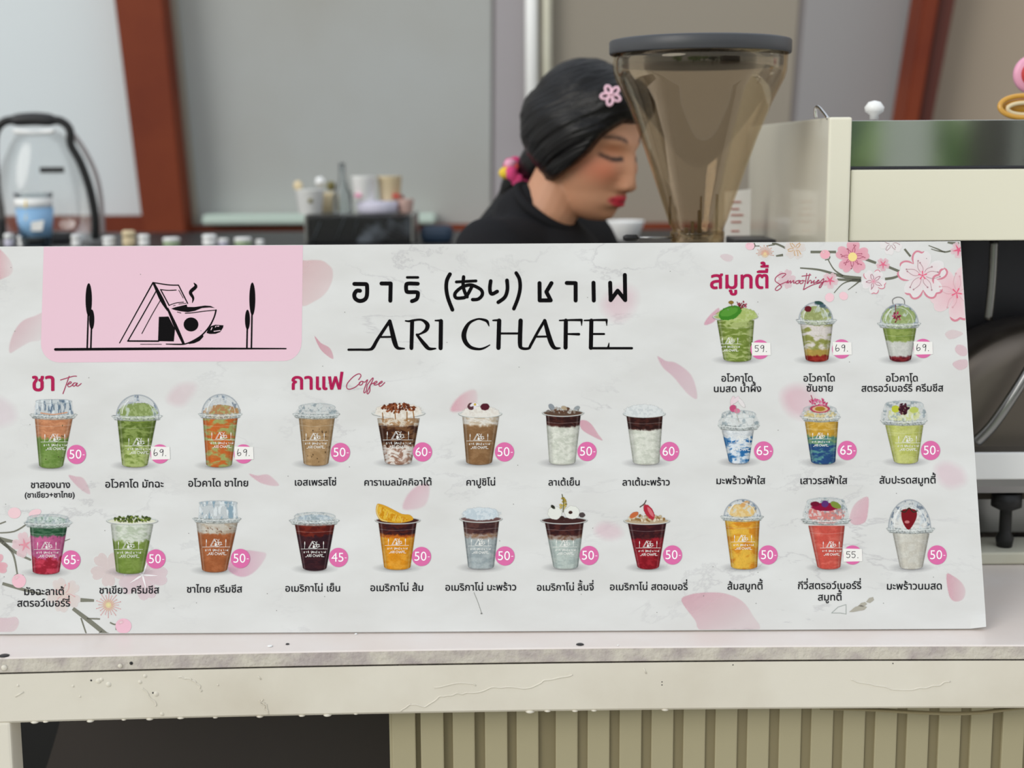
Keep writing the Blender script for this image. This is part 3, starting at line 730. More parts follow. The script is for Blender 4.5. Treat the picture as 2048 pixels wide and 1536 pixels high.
blossom(1845, 551, 50, -20, (244, 216, 222), (240, 238, 238), star=(230, 110, 140, 9, 3), stamen=(178, 140, 148), n_st=11, tips=[(0, .5, 1), (4, 0, .6), (2, 0, .7), (1, .3, 1), (3, 0, .45), (3, .6, 1)])
blossom(1913, 586, 56, 10, (240, 190, 200), (242, 218, 222), star=(228, 105, 135, 11, 3), stamen=(215, 170, 178), n_st=9, tips=[(1, .1, .9), (3, .2, .8)], lay=3.4)
blossom(1747, 563, 25, -55, (242, 214, 222), (243, 240, 240), star=(228, 150, 170, 5, 2), stamen=(165, 110, 125), n_st=10, tips=[(0, .1, .5), (1, .4, 1), (2, .1, .7), (4, 0, .4)])
blossom(1766, 529, 14, 18, (240, 196, 206), star=(226, 110, 140, 9, 2.6), pa=.8)
blossom(1660, 561, 17, 15, (240, 186, 198), (242, 214, 220), star=(222, 100, 132, 10, 2.8), pa=.8)
blossom(1917, 500, 17, 25, (240, 186, 198), (242, 214, 220), star=(222, 100, 132, 12, 3.4), pa=.85)
blossom(1782, 487, 24, 30, (243, 238, 238), stamen=(170, 130, 138), n_st=9)
blossom(1590, 498, 22, 60, (242, 226, 216), (240, 232, 228), stamen=(206, 160, 90), n_st=9, pa=.7)
blossom(1572, 558, 20, 0, (240, 205, 214), pa=.6, lay=3)
blossom(50, 1090, 27, 40, (238, 196, 206), (240, 214, 218), star=(222, 150, 164, 13, 4), pa=.85)
blossom(-14, 1132, 30, 10, (236, 160, 176), (238, 186, 196), pa=.9)
blossom(128, 1190, 36, 30, (240, 220, 210), (240, 228, 226), pa=.7, stamen=(226, 170, 170), n_st=9, lay=2.6)
blossom(285, 1150, 52, 75, (238, 200, 212), (238, 214, 222), pa=.55, lay=2.6, star=(240, 236, 238, 30, 4))
blossom(216, 1138, 36, 160, (238, 214, 214), pa=.5, lay=2.3)
def burst(cx, cy, r0, r1, a0, a1, n, col, disc):
    pm = PM(); pm.ell(cx, cy, r1 * .95, r1 * .95, (240, 236, 232, .8), edge=(240, 238, 236, 0))
    pm.ell(cx, cy, r0, r0, disc + (.95,), edge=disc + (.2,))
    for k in range(n):
        an = R(a0 + (a1 - a0) * k / (n - 1)); l = r1 * (1 if k % 2 else .78)
        pm.stroke([(cx + r0 * .5 * math.cos(an), cy + r0 * .5 * math.sin(an)), (cx + l * math.cos(an), cy + l * math.sin(an))], (1.2, .8), col, caps=False); pm.ell(cx + l * math.cos(an), cy + l * math.sin(an), 1, 1, col, n=8)
    pm.build('printed_stamens', 4)
burst(217, 1210, 12, 25, 0, 345, 20, (220, 160, 160), (240, 226, 170)); burst(1530, 508, 8, 17, -190, 10, 16, (216, 168, 150), (244, 212, 160))
for (x, y, rx, ry, rot, c, nm) in ((1650, 509, 10, 9, 0, (238, 178, 190), 1), (1500, 492, 9, 8, 0, (238, 196, 206), 1), (38, 1162, 14, 14, 0, (238, 192, 204), 1), (247, 1252, 16, 15, 0, (236, 190, 206), 1), (29, 1026, 13, 11, 0, (238, 204, 210), 0), (70, 1026, 13, 7, -20, (238, 204, 210), 0),
                                   (1659, 595, 9, 9, 0, (240, 202, 210), 0), (1687, 592, 9, 8, 30, (240, 202, 210), 0)):
    pm = PM(); pm.ell(x, y, rx, ry, c, rot)
    if nm: pm.ell(x - rx * .3, y - ry * .5, rx * .5, ry * .35, (244, 224, 226, .9), rot=-30, edge=(240, 210, 216, 0))
    pm.build('printed_bud', 4)
# scuffs near the lower right corner, thin hair-like scratch
pm = PM(); SC = (176, 172, 160)
pl = [(1663, 1226), (1676, 1214), (1692, 1209), (1692, 1228), (1680, 1226)]; pm.stroke(pl + pl[:1], 1.1, (165, 172, 168), smooth=False); pm.build('scuff_mark', 5)
for pl in ([(1698, 1224), (1710, 1214), (1722, 1210), (1734, 1214), (1728, 1220), (1716, 1222), (1706, 1224)], [(1716, 1212), (1722, 1206), (1730, 1204), (1734, 1208), (1726, 1214)], [(1732, 1204), (1738, 1196), (1746, 1194), (1748, 1200), (1740, 1206)]): pm = PM(); pm.poly(pl, SC); pm.build('scuff_mark', 5)
pm = PM()
pm.stroke([(948, 1185), (956, 1205), (963, 1226)], .9, (150, 150, 145)); pm.ell(963, 1227, 2, 1.5, (130, 130, 128), n=10)
pm.build('hair_scratch', 5); pm = PM()
rs = random.Random(5)
for k in range(46): pm.ell(rs.uniform(5, 1900), rs.uniform(500, 1250), 1.0, .9, (150, 148, 146, .8), n=8)
pm.build('ink_specks', 5)['kind'] = 'stuff'

# ------------------------------------------------------------------ the house-and-cup emblem, reused small on every cup
def emblem(pm, fx, ink=INK, wk=1.0, bg=None, mini=False):
    def z(pts): return [fx(220 + x / 8.533, 540 + y / 8.533) for x, y in pts]
    k = fx.k
    def st(pts, wd, sm=True):
        wd = [max(w_ / 8.533 * k * wk, .75 if mini else 0) for w_ in (wd if hasattr(wd, '__len__') else [wd])]
        pm.stroke(z(pts), wd if len(wd) > 1 else wd[0], ink, smooth=sm)
    st([(735, 215), (455, 720), (165, 1245)], (24, 20, 18)); st([(735, 215), (1000, 255), (1170, 260)], 20); st([(1170, 260), (1325, 570)], 20)
    st([(750, 235), (880, 500), (985, 690)], (40, 70, 30)); st([(985, 660), (1120, 960), (1255, 1255)], (34, 60, 44)); st([(800, 340), (600, 700), (310, 1205)], 20); st([(305, 1213), (830, 1215)], 26)
    st([(870, 345), (1010, 605)], 20)
    pm.poly(z([(835, 800), (1000, 795), (1110, 1010), (1090, 1220), (820, 1215)]), ink)
    pm.poly(z([(1045, 660), (1120, 635), (1310, 590), (1320, 632), (1450, 632), (1620, 608), (1720, 615), (1790, 648), (1700, 640), (1570, 650), (1450, 698), (1330, 720), (1200, 705), (1100, 682)]), ink)
    st([(1810, 685), (1780, 800), (1700, 960), (1570, 1110), (1430, 1200), (1310, 1255), (1200, 1270), (960, 1265)], (26, 24, 26, 24, 20, 22, 24, 16))
    st([(1285, 738), (1400, 732), (1600, 705), (1815, 685)], 15)
    if not mini:
        st([(865, 510), (720, 760), (545, 1085)], 14); st([(860, 335), (990, 348), (1130, 343)], 16); st([(1010, 605), (1120, 565), (1255, 550)], 14); st([(1175, 345), (1250, 480)], 11)
        st([(1080, 612), (1115, 602)], 10); st([(1175, 582), (1300, 568)], 10); st([(1150, 718), (1210, 735)], 12); st([(520, 1268), (880, 1268)], 10)
        pm.poly(z([(1340, 1255), (1480, 1180), (1590, 1110), (1595, 1140), (1530, 1210), (1440, 1250), (1350, 1264)]), ink)
        pm.poly(z([(1648, 1075), (1670, 1020), (1720, 960), (1800, 935), (1938, 945), (1930, 985), (1880, 1060), (1800, 1090), (1700, 1092)]), ink)
    else: st([(1680, 1050), (1790, 1000), (1900, 970)], 60)
    c = fx(220 + 1383 / 8.533, 540 + 930 / 8.533); rr = 126 / 8.533 * k; pm.ell(c[0], c[1], rr, rr * .95, ink)
    st([(1435, 225), (1465, 285), (1375, 380), (1420, 480), (1405, 560)], (14, 56, 58, 40, 10))
    def pp(pts, wd):
        wd = [max(w_ * k * wk, .75 if mini else 0) for w_ in wd]; pm.stroke([fx(*p) for p in pts], wd, ink)
    pp([(111, 699), (340, 697.5), (572, 697.3)], (5.5, 5, 2.6))
    for (x, y, rx, ry, sx_) in ((177.6, 599.5, 6.4, 33, 174.5), (183.6, 639, 5.2, 20, 181.7), (504.7, 598, 6, 33, 502.8), (495, 639.5, 5, 20, 493.8)):
        if mini and ry == 20: continue
        c = fx(x, y); pm.ell(c[0], c[1], max(rx * k, .9), ry * k, ink); pp([(x + (sx_ - x) * .3, y + ry * .8), (sx_, 697)], (3.2, 3.2))
class FX:
    def __init__(s, x, y, k, ox=0, oy=0): s.x, s.y, s.k, s.ox, s.oy = x, y, k, ox, oy
    def __call__(s, a, b): return (s.x + (a - s.ox) * s.k, s.y + (b - s.oy) * s.k)
pm = PM(); emblem(pm, FX(0, 0, 1)); pm.build('emblem', 4)
pm = PM()
for pl in ([(1725, 1022), (1742, 985)], [(1775, 1048), (1880, 1034)], [(1800, 975), (1812, 958)], [(1835, 962), (1858, 960)]): pm.stroke([(220 + x / 8.533, 540 + y / 8.533) for x, y in pl], 1.6, (233, 205, 216))
pm.build('emblem_highlight', 5)

A2 = lambda pts: [(690 + x / 7.062, 530 + y / 7.062) for x, y in pts]
A3 = lambda pts: [(970 + x / 6.606, 530 + y / 6.606) for x, y in pts]
T1 = [(A2([(132, 268), (290, 270)]), 8, 0), (A2([(285, 270), (310, 290), (309, 430), (275, 490), (205, 508), (145, 475), (132, 415), (165, 365), (212, 364)]), 8, 1),
      (A2([(515, 262), (645, 262), (640, 505)]), 8, 0), (A2([(878, 176), (1030, 176)]), 5.2, 0), (A2([(1028, 265), (890, 263), (864, 290), (866, 360), (890, 383), (1010, 385), (1030, 410), (1012, 480), (945, 512)]), 7.8, 1),
      (A2([(1482, 130), (1440, 215), (1430, 330), (1455, 470), (1517, 633)]), 7.6, 1), (A2([(1572, 240), (1850, 225)]), 5.8, 0), (A2([(1675, 168), (1668, 290), (1690, 380), (1725, 450)]), 6.8, 1),
      (A2([(1800, 290), (1715, 440), (1640, 467), (1565, 462), (1555, 400), (1640, 320), (1750, 283), (1830, 298), (1925, 355), (1937, 425), (1880, 482), (1802, 490)]), 6.8, 1),
      (A3([(75, 212), (64, 300), (72, 365), (100, 382), (160, 350)]), 7.4, 1), (A3([(290, 203), (296, 320), (262, 425), (175, 493)]), 7.4, 1), (A3([(412, 107), (455, 190), (463, 310), (435, 440), (381, 578)]), 7.2, 1),
      (A3([(720, 240), (722, 468), (868, 468), (810, 355), (878, 240)]), 8, 0), (A3([(1080, 238), (1197, 240), (1197, 470)]), 8, 0), (A3([(1433, 235), (1437, 470)]), 8, 0), (A3([(1653, 235), (1660, 465), (1752, 340), (1852, 465), (1847, 132)]), 8, 0)]
def letters(T, groups):
    for g in groups:
        pm = PM()
        for i in g: pm.stroke(T[i][0], T[i][1], INK, smooth=bool(T[i][2]))
        pm.build('letter', 4)
letters(T1, [(0, 1), (2,), (3, 4), (5,), (6, 7, 8), (9, 10), (11,), (12,), (13,), (14,), (15,)])
T2 = [(A2([(50, 1197), (200, 1196), (340, 1195), (395, 1165), (460, 1050), (630, 792)]), (4.6, 4.6, 5, 7, 6.4, 6), 1), (A2([(632, 792), (665, 940), (705, 1100), (745, 1172), (838, 1180)]), (7, 9, 9.5, 6.5, 3), 1), (A2([(500, 1018), (665, 1015)]), 3.8, 0),
      (A2([(948, 800), (938, 1175)]), (8, 7.6), 0), (A2([(855, 790), (905, 795), (960, 783), (1080, 775), (1162, 838), (1148, 915), (1080, 965), (1012, 988)]), (3, 4, 4.5, 4.5, 8.5, 7.5, 4, 3.5), 1), (A2([(1015, 985), (1130, 1130), (1190, 1183), (1280, 1180)]), (5, 8, 6.5, 3), 1),
      (A2([(1355, 792), (1350, 1175)]), 8.3, 0), (A2([(1275, 785), (1360, 785)]), (3, 5), 0),
      (A2([(2034, 865), (2010, 800), (1960, 775), (1870, 765), (1750, 825), (1682, 960), (1695, 1075), (1770, 1160), (1880, 1188), (1960, 1175), (2045, 1130)]), (1.5, 5.5, 5, 3.6, 6, 9.6, 9, 7, 5, 4, 2), 1),
      (A3([(187, 735), (177, 1095)]), 8.6, 0), (A3([(105, 732), (190, 730)]), (3, 5), 0), (A3([(200, 905), (450, 905)]), 4.2, 0), (A3([(470, 735), (462, 1030), (485, 1098), (575, 1102), (608, 1050), (700, 880), (787, 735)]), (8.6, 8.6, 6, 5, 5.6, 5.4, 5.6), 1),
      (A3([(788, 735), (850, 960), (895, 1070), (935, 1100), (990, 1098)]), (7, 9.4, 8.5, 6, 3), 1), (A3([(660, 948), (825, 945)]), 4, 0),
      (A3([(1068, 735), (1064, 1092)]), 8.2, 0), (A3([(985, 733), (1130, 728), (1275, 727), (1276, 800)]), (3, 4, 5, 1.5), 0), (A3([(1080, 912), (1240, 915)]), (3.6, 5.4), 0),
      (A3([(1405, 735), (1398, 1095)]), 8.2, 0), (A3([(1312, 733), (1460, 728), (1605, 727), (1608, 800)]), (3, 4, 5, 1.5), 0), (A3([(1420, 912), (1573, 912)]), 4.2, 0), (A3([(1395, 1100), (1940, 1100)]), 4.8, 0), (A3([(1638, 1030), (1628, 1095)]), (1.5, 5), 0)]
letters(T2, [(0, 1, 2), (3, 4, 5), (6, 7), (8,), (9, 10, 11, 12), (13, 14), (15, 16, 17), (18, 19, 20, 21, 22)])

# section headings
CR = (176, 34, 84); SCR = (172, 62, 96)
def heading(thai, x0, x1, base, scripts, org, sc, wd):
    pm = PM(); put_text(pm, thai, x0, x1, base, CR, bold=2.0); pm.build('section_heading', 5)
    pm = PM()
    for p in scripts: pm.stroke([(org[0] + x / sc, org[1] + y / sc) for x, y in p], wd, SCR, n=4)
    pm.build('script_heading', 5)
heading('ชา', 65, 108, 781.5, [[(1185, 440), (1400, 375), (1560, 330), (1655, 328)], [(1440, 330), (1345, 600), (1258, 840)],
        [(1390, 570), (1480, 540), (1500, 500), (1450, 500), (1395, 580), (1425, 638), (1500, 612), (1560, 545)], [(1640, 525), (1580, 530), (1545, 595), (1590, 620), (1680, 525), (1650, 600), (1700, 615), (1790, 545)]], (40, 730), 14.63, 1.7)
heading('กาแฟ', 584, 686, 779, [[(1435, 335), (1482, 260), (1440, 220), (1330, 280), (1215, 410), (1205, 495), (1260, 522), (1370, 480), (1450, 410), (1475, 372)], [(1500, 365), (1450, 395), (1455, 440), (1500, 430), (1520, 385), (1500, 368), (1560, 385)],
        [(1560, 385), (1612, 335), (1570, 450), (1538, 560), (1548, 595), (1585, 550), (1600, 440)], [(1600, 440), (1700, 310), (1718, 325), (1660, 450), (1600, 580), (1618, 612), (1655, 550), (1662, 440), (1740, 395)],
        [(1740, 420), (1795, 385), (1780, 365), (1735, 400), (1745, 438), (1800, 430), (1850, 400)], [(1840, 420), (1895, 385), (1885, 365), (1835, 405), (1840, 460), (1880, 455), (1945, 392)]], (570, 725), 9.752, 1.7)
heading('สมูทตี้', 1421, 1537, 577, [[(1200, 550), (1255, 500), (1200, 490), (1115, 540), (1100, 600), (1165, 650), (1190, 690), (1130, 738), (1100, 720), (1150, 665), (1265, 612)], [(1265, 630), (1290, 590), (1283, 632), (1325, 595), (1322, 632), (1370, 592), (1368, 632), (1400, 620)],
        [(1445, 592), (1400, 610), (1408, 640), (1445, 628), (1448, 595), (1480, 600)], [(1505, 590), (1462, 610), (1470, 640), (1505, 625), (1508, 597), (1535, 600)], [(1560, 490), (1545, 600), (1512, 728)], [(1490, 530), (1620, 512)], [(1512, 728), (1640, 660), (1780, 622), (1850, 600)],
        [(1605, 495), (1565, 640), (1605, 592), (1628, 600), (1622, 635), (1660, 600)], [(1672, 592), (1660, 635), (1700, 612)], [(1695, 545), (1690, 555)], [(1700, 615), (1740, 592), (1722, 590), (1710, 632), (1765, 605)], [(1765, 605), (1808, 565), (1800, 620), (1765, 690), (1742, 697), (1762, 655), (1835, 598)]], (1400, 480), 7.314, 1.6)

# ------------------------------------------------------------------ the printed drinks
W_ = (238, 242, 240); G_ = (190, 200, 200)
def drink(label, fl, top, bot, layers, lid=None, lidtop=None, lidx=None, extra=None, logo=None, rimc=G_, liq=None, price=None, pxy=None, sticker=False, topc=None, seed=1, caption=()):
    """fl: flange/rim (x0, x1, y); top/bot: cup body; layers: (y end, colour, colour2, noise size, ripple)"""
    x0 = min(fl[0], bot[0]) - 34; x1 = max(fl[1], bot[1]) + 34
    yt = min(lidtop or fl[2] - 12, fl[2] - 12) - (34 if extra else 4)
    cv = Cv(x0, yt, x1, bot[2] + 16)
    cxb = (bot[0] + bot[1]) / 2; hb = (bot[1] - bot[0]) / 2
    # soft grey oval the print shows under each cup
    q = ((cv.X - cxb) / (hb + 27)) ** 2 + ((cv.Y - bot[2] + 4) / 11) ** 2; cv.over(np.clip(1 - q, 0, 1) ** 1.2 * .42, (168, 168, 172))
    q = ((cv.X - cxb) / (hb + 5)) ** 2 + ((cv.Y - bot[2] + 2) / 4) ** 2; cv.over(np.clip(1 - q, 0, 1) * .5, (140, 138, 140))
    t = np.clip((cv.Y - top[2]) / (bot[2] - top[2]), -.2, 1.05); xc = (top[0] + top[1]) / 2 * (1 - t) + cxb * t; hw = (top[1] - top[0]) / 2 * (1 - t) + hb * t
    u = (cv.X - xc) / hw; uu = np.sqrt(np.clip(1 - u * u, 0, 1)); ye = bot[2] - 6.5 * (1 - uu)
    mask = np.clip((hw - np.abs(cv.X - xc)) + .5, 0, 1) * np.clip(ye - cv.Y + .5, 0, 1) * np.clip(cv.Y - top[2] + 2, 0, 1)
    C = np.zeros(cv.C.shape); prev = None
    for i, L in enumerate(layers):
        yend, c, c2, ns, rip = L
        wx = cv.X + 6 * (vnoise(cv.X / 14, cv.Y / 9, seed + 71, 2) - .5); wy = cv.Y + 10 * (vnoise(cv.X / 16, cv.Y / 16, seed + 72, 2) - .5)
        n = vnoise(wx / (ns * 1.35), wy / (ns * .62), seed + i * 7, 4); n2 = ss(.40, .66, n)[..., None]
        col = np.asarray(c, float) * (1 - n2) + np.asarray(c2, float) * n2
        if prev is None: C = col + 0 * C
        else:
            b = prev[0] + 3.5 * (uu - 1) + (vnoise(cv.X / 5, cv.Y / 9 + 3, seed + 50 + i, 3) - .5) * prev[4]; k = ss(-2.0 - prev[4] * .1, 2.0 + prev[4] * .1, cv.Y - b)[..., None]
            C = C * (1 - k) + col * k
        prev = L
    sh = 1 - .26 * np.abs(u) ** 4 - .05 * (u > 0) * u + .05 * np.exp(-((u + .55) / .16) ** 2) + .03 * np.exp(-((u - .5) / .12) ** 2)
    sh = sh + (vnoise(cv.X / 2.2, cv.Y / 2.2, seed + 9, 2) - .5) * .10
    C = C * sh[..., None]; hl = (.22 * np.exp(-((u + .86) / .05) ** 2) + .16 * np.exp(-((u - .84) / .05) ** 2))[..., None]; C = C * (1 - hl) + 240 * hl
    ft = ss(.955, 1.0, t)[..., None] * .25; C = C * (1 - ft) + np.array([60, 50, 45]) * ft
    cv.over(mask, C)
    cv.line([(top[0] + 1, top[2] + 12), (cxb - hb * .2 - (top[1] - top[0]) * .0, top[2] + 15), (top[1] - 1, top[2] + 12)], .8, (245, 245, 240), .35)
    fx0, fx1, fy = fl; fc = (fx0 + fx1) / 2; fr_ = (fx1 - fx0) / 2
    if lid is None:
        cv.ell(fc, fy, fr_, 7.5, rimc, .95); cv.ell(fc, fy + .3, fr_ - 2.2, 5.8, topc or layers[0][1], 1); cv.ring(fc, fy, fr_, 7.5, 1.4, (150, 155, 150), .6, 'down')
        cv.ring(fc, fy - .6, fr_ - .5, 7.2, .9, (250, 252, 250), .9)
    if extra and lid != 'over': extra(cv, 'in')
    if lid == 'dome':
        lx0, lx1 = lidx; lc = (lx0 + lx1) / 2; lr = (lx1 - lx0) / 2; h = fy - lidtop; H2 = h * 1.0
        q = np.sqrt(((cv.X - lc) / lr) ** 2 + ((cv.Y - fy) / H2) ** 2); m = np.clip((1 - q) * 20 + .5, 0, 1) * (cv.Y < fy + 2)
        n = vnoise(cv.X / 7 + cv.Y / 30, cv.Y / 10, seed + 3, 3)
        cv.over(m * (.22 + .5 * ss(.5, .7, n) * (q > .45)), (214, 224, 230)); cv.over(m * .55 * ss(.56, .68, vnoise(cv.X / 5, cv.Y / 8, seed + 4, 3)) * ss(.55, .9, q), (96, 116, 140))
        cv.ring(lc, fy, lr, H2, 1.6, (176, 184, 192), .95, 'up'); cv.ring(lc - 2, fy, lr * .8, H2 * .82, 1.6, (244, 248, 250), .55, 'up')
        cv.line([(lc - lr * .45, fy - H2 * .75), (lc - lr * .68, fy - H2 * .4), (lc - lr * .74, fy - 6)], 2.0, (250, 252, 252), .8)
    elif lid in ('flat', 'tall'):
        lx0, lx1 = lidx; ins = 3 if lid == 'flat' else 1; m = cv.poly([(lx0 - 1, fy), (lx0 + ins, lidtop + 4), (lx0 + 12, lidtop), (lx1 - 12, lidtop), (lx1 - ins, lidtop + 4), (lx1 + 1, fy)], W_, smooth=0, mask_only=True, soft=1)
        n = vnoise(cv.X / 4.5, cv.Y / 16, seed + 3, 3)
        cv.over(m * .34, (206, 220, 228)); cv.over(m * .75 * ss(.52, .66, n), (90, 116, 142) if lid == 'flat' else (140, 172, 192)); cv.over(m * .8 * ss(.55, .68, vnoise(cv.X / 5, cv.Y / 14, seed + 5, 3)), (240, 246, 248))
        cv.ring((lx0 + lx1) / 2, lidtop + 4, (lx1 - lx0) / 2 - ins, 4, 1.3, (190, 200, 205), .9)
    elif lid == 'rose':      # low rounded clear lid, contents showing through
        lx0, lx1 = lidx; m = cv.poly([(lx0 - 2, fy), (lx0, lidtop + 12), (lx0 + 8, lidtop + 3), ((lx0 + lx1) / 2, lidtop), (lx1 - 8, lidtop + 3), (lx1, lidtop + 12), (lx1 + 2, fy)], W_, smooth=4, mask_only=True, soft=1.2)
        n = vnoise(cv.X / 5, cv.Y / 7, seed + 3, 3); cv.over(m * (.30 + .5 * ss(.5, .68, n)), (226, 232, 232)); cv.over(m * .6 * ss(.56, .7, vnoise(cv.X / 6, cv.Y / 6, seed + 8, 3)), (140, 158, 166))
        cv.ring((lx0 + lx1) / 2, lidtop + 9, (lx1 - lx0) / 2 - 1, 8, 1.2, (196, 204, 206), .9)
    if lid and lid != 'over':
        m = cv.poly([(fx0, fy - 2.5), (fx0 + 1, fy + 3), (fx0 + 7, fy + 7.5), (fc, fy + 10), (fx1 - 7, fy + 7.5), (fx1 - 1, fy + 3), (fx1, fy - 2.5), (fc, fy - .5)], W_, smooth=3, mask_only=True)
        cv.over(m * .62, rimc); cv.over(m * .5 * ss(.5, .66, vnoise(cv.X / 2.4, cv.Y / 1.6, seed + 11, 2)), (240, 243, 240)); cv.over(m * .45 * ss(.55, .7, vnoise(cv.X / 2.6, cv.Y / 1.8, seed + 12, 2)), (96, 100, 98))
        cv.line([(fx0, fy), (fc, fy + 3), (fx1, fy)], 1.1, (250, 251, 250), .9); cv.line([(fx0 + 4, fy + 6.5), (fc, fy + 9.5), (fx1 - 4, fy + 6.5)], 1.0, (128, 130, 126), .7)
    if extra: extra(cv, 'out')
    g_ = cv.C.mean(-1, keepdims=True); cv.C = (g_ + (cv.C - g_) * .93) * .95
    o = cv.build('drink_picture', 5, label='printed picture: ' + label)
    if logo:
        lx0, lx1, ly = logo; k = (lx1 - lx0) / 462.0; c = (246, 246, 242, .82); pl = PM()
        f_ = FX(lx0, ly, k, 111, 698); emblem(pl, f_, ink=c, wk=1.2, mini=True)
        tw = (lx1 - lx0) * .84; xc_ = (lx0 + lx1) / 2 + 1; k2 = tw / 552.0; f2 = FX(xc_ - tw / 2, ly + 4.0, k2, 705, 552)
        for p, wd, sm in T1: pl.stroke([f2(*a) for a in p], max(.8, 8 * k2), c, smooth=bool(sm), n=2, caps=False)
        k3 = tw * .86 / 568.0; f3 = FX(xc_ - tw * .43, ly + 10.5, k3 * 1.0, 697, 636)
        for p, wd, sm in T2: pl.stroke([(f3(*a)[0], ly + 10.5 + (a[1] - 636) * k3 * 1.25) for a in p], .85, c, smooth=bool(sm), n=2, caps=False)
        pl.build('cup_logo', 6, o)
    if price:
        x, y = pxy; pb = PM(); pb.ell(x, y, 19.2, 19.2, (220, 112, 168), n=40); pb.build('price_badge', 6.6, o)
        if not sticker:
            pp = PM(); put_text(pp, price, x - 14.0, x + 10.0, y + 8.4, (250, 248, 250)); put_text(pp, '-', x + 12.5, x + 16.5, y + 4.4, (248, 226, 238)); pp.build('price_number', 8, o)
        else:
            sx_, sy_ = sticker; st = [(sx_ - 19, sy_ - 13), (sx_ + 18.5, sy_ - 12), (sx_ + 19.5, sy_ + 12.5), (sx_ - 18, sy_ + 13.5)]
            U, V_ = uv([p[0] for p in st], [p[1] for p in st]); q = [(a, -8.4 * DZ, b) for a, b in zip(U, V_)]
            bm = bmesh.new(); a_ = [bm.verts.new(p) for p in q]; b_ = [bm.verts.new((p[0], p[1] + DZ * 1.5, p[2])) for p in q]; bm.faces.new(a_); bm.faces.new(b_[::-1])
            for i in range(4): bm.faces.new((a_[i], b_[i], b_[(i + 1) % 4], a_[(i + 1) % 4]))
            s_ = bm_add('price_sticker', bm, M['paper'], o, origin=(0, 0, 0)); s_['label'] = 'white paper sticker with handwritten price ' + price
            hp = PM(); HC = (62, 60, 66)
            G = {'6': [[(-2.5, -7), (-4.5, -1), (-4.2, 4.5), (-1, 6), (2.6, 3.5), (1.8, .3), (-1.5, .2), (-4.2, 2.5)]], '9': [[(3.5, -5.5), (0, -6.5), (-3, -3.5), (-1.5, -.8), (2, -1.5), (3.6, -5.5), (3.4, 1), (2.2, 6.5)]],
                 '5': [[(-3.2, -6), (-3.4, -.8), (0, -1.6), (3.2, .8), (2.2, 4.8), (-1, 6), (-3.6, 4.8)], [(-3.2, -6), (3.4, -6.2)]]}
            for ch, dx in zip(price, (-8.5, 2.0)):
                for g in G[ch]: hp.stroke([(sx_ + dx + a * .95, sy_ - .5 + b) for a, b in g], 1.25, HC, n=4)
            hp.ell(sx_ + 10.5, sy_ + 5.5, .9, .9, HC, n=8); hp.build('handwriting', 9.5, o)
    for (s, a, b, y) in caption:
        pc = PM(); put_text(pc, s, a, b, y, (34, 34, 38), bold=.55); pc.build('caption', 7, o)
    return o

def mound(x, y, rx, ry, c, c2, seed=3):
    def f(cv, st):
        if st == 'in':
            cv.ell(x, y, rx, ry, c, 1, noise=.25, seed=seed, soft=1.5); q = np.clip(1 - ((cv.X - x) / rx) ** 2 - ((cv.Y - y) / ry) ** 2, 0, 1) ** .3
            cv.over(q * .8 * ss(.48, .62, vnoise(cv.X / 4, cv.Y / 4, seed + 1, 3)), c2)
    return f
def combo(*fs):
    def f(cv, st):
        for g in fs: g(cv, st)
    return f
def dots(spec):
    def f(cv, st):
        if st == 'out':
            for s in spec: cv.ell(s[0], s[1], s[2], s[3], s[4], s[5] if len(s) > 5 else 1, rot=s[6] if len(s) > 6 else 0, noise=.2, seed=int(s[0]) % 97)
    return f
def lines(spec):
    def f(cv, st):
        if st == 'out':
            for p, wd, c in spec: cv.line(p, wd, c, .95)
    return f
def scatter(x, y, rx, ry, n, cols, r=1.4, seed=2, st_='out'):
    def f(cv, st):
        if st != st_: return
        rr = random.Random(seed)
        for _ in range(n):
            a = rr.uniform(0, 6.28); q = math.sqrt(rr.random()); cv.ell(x + rx * q * math.cos(a), y + ry * q * math.sin(a), r * rr.uniform(.7, 1.6), r * rr.uniform(.5, 1), rr.choice(cols), .9, rot=rr.uniform(0, 180), soft=.8)
    return f
def body_specks(x, y, rx, ry, n, c, seed=1): return scatter(x, y, rx, ry, n, [c], 1.2, seed)
MT = (118, 140, 52); MT2 = (158, 178, 96)
drink('layered orange and green iced tea with flat lid', (62, 152, 830), (70, 145, 838), (79, 125, 937), [(878, (214, 146, 104), (196, 128, 88), 7, 10), (999, (108, 142, 62), (128, 158, 82), 10, 0)], 'flat', 799, (69, 146),
      combo(body_specks(107, 885, 30, 44, 16, (70, 70, 40)), lines([([(82, 826), (107, 829), (134, 825)], 2.4, (222, 160, 124))])), (82, 138, 884), price='50', pxy=(153, 909), seed=11, caption=[('ชาสองนาง', 62, 140, 976), ('(ชาเขียว+ชาไทย)', 50, 149, 995)])
drink('green avocado matcha frappe under a dome lid', (226, 322, 833), (235, 312, 842), (245, 294, 935), [(890, (96, 118, 44), (140, 160, 84), 9, 8), (999, (178, 194, 118), (120, 142, 60), 9, 0)], 'dome', 790, (233, 318),
      mound(276, 826, 40, 20, MT, MT2, 5), (250, 305, 892), price='69', pxy=(320, 908), sticker=(321, 906), seed=21, caption=[('อโวคาโด มัทฉะ', 211, 327, 975)])
drink('orange and green swirled avocado Thai tea under a dome lid', (399, 482, 829), (406, 475, 838), (413, 463, 935), [(999, (206, 104, 44), (166, 172, 102), 11, 0)], 'dome', 789, (404, 480),
      mound(443, 824, 36, 14, (176, 110, 50), MT2, 6), (416, 470, 880), price='69', pxy=(487, 908), sticker=(488, 906), seed=31, caption=[('อโวคาโด ชาไทย', 377, 496, 973)])
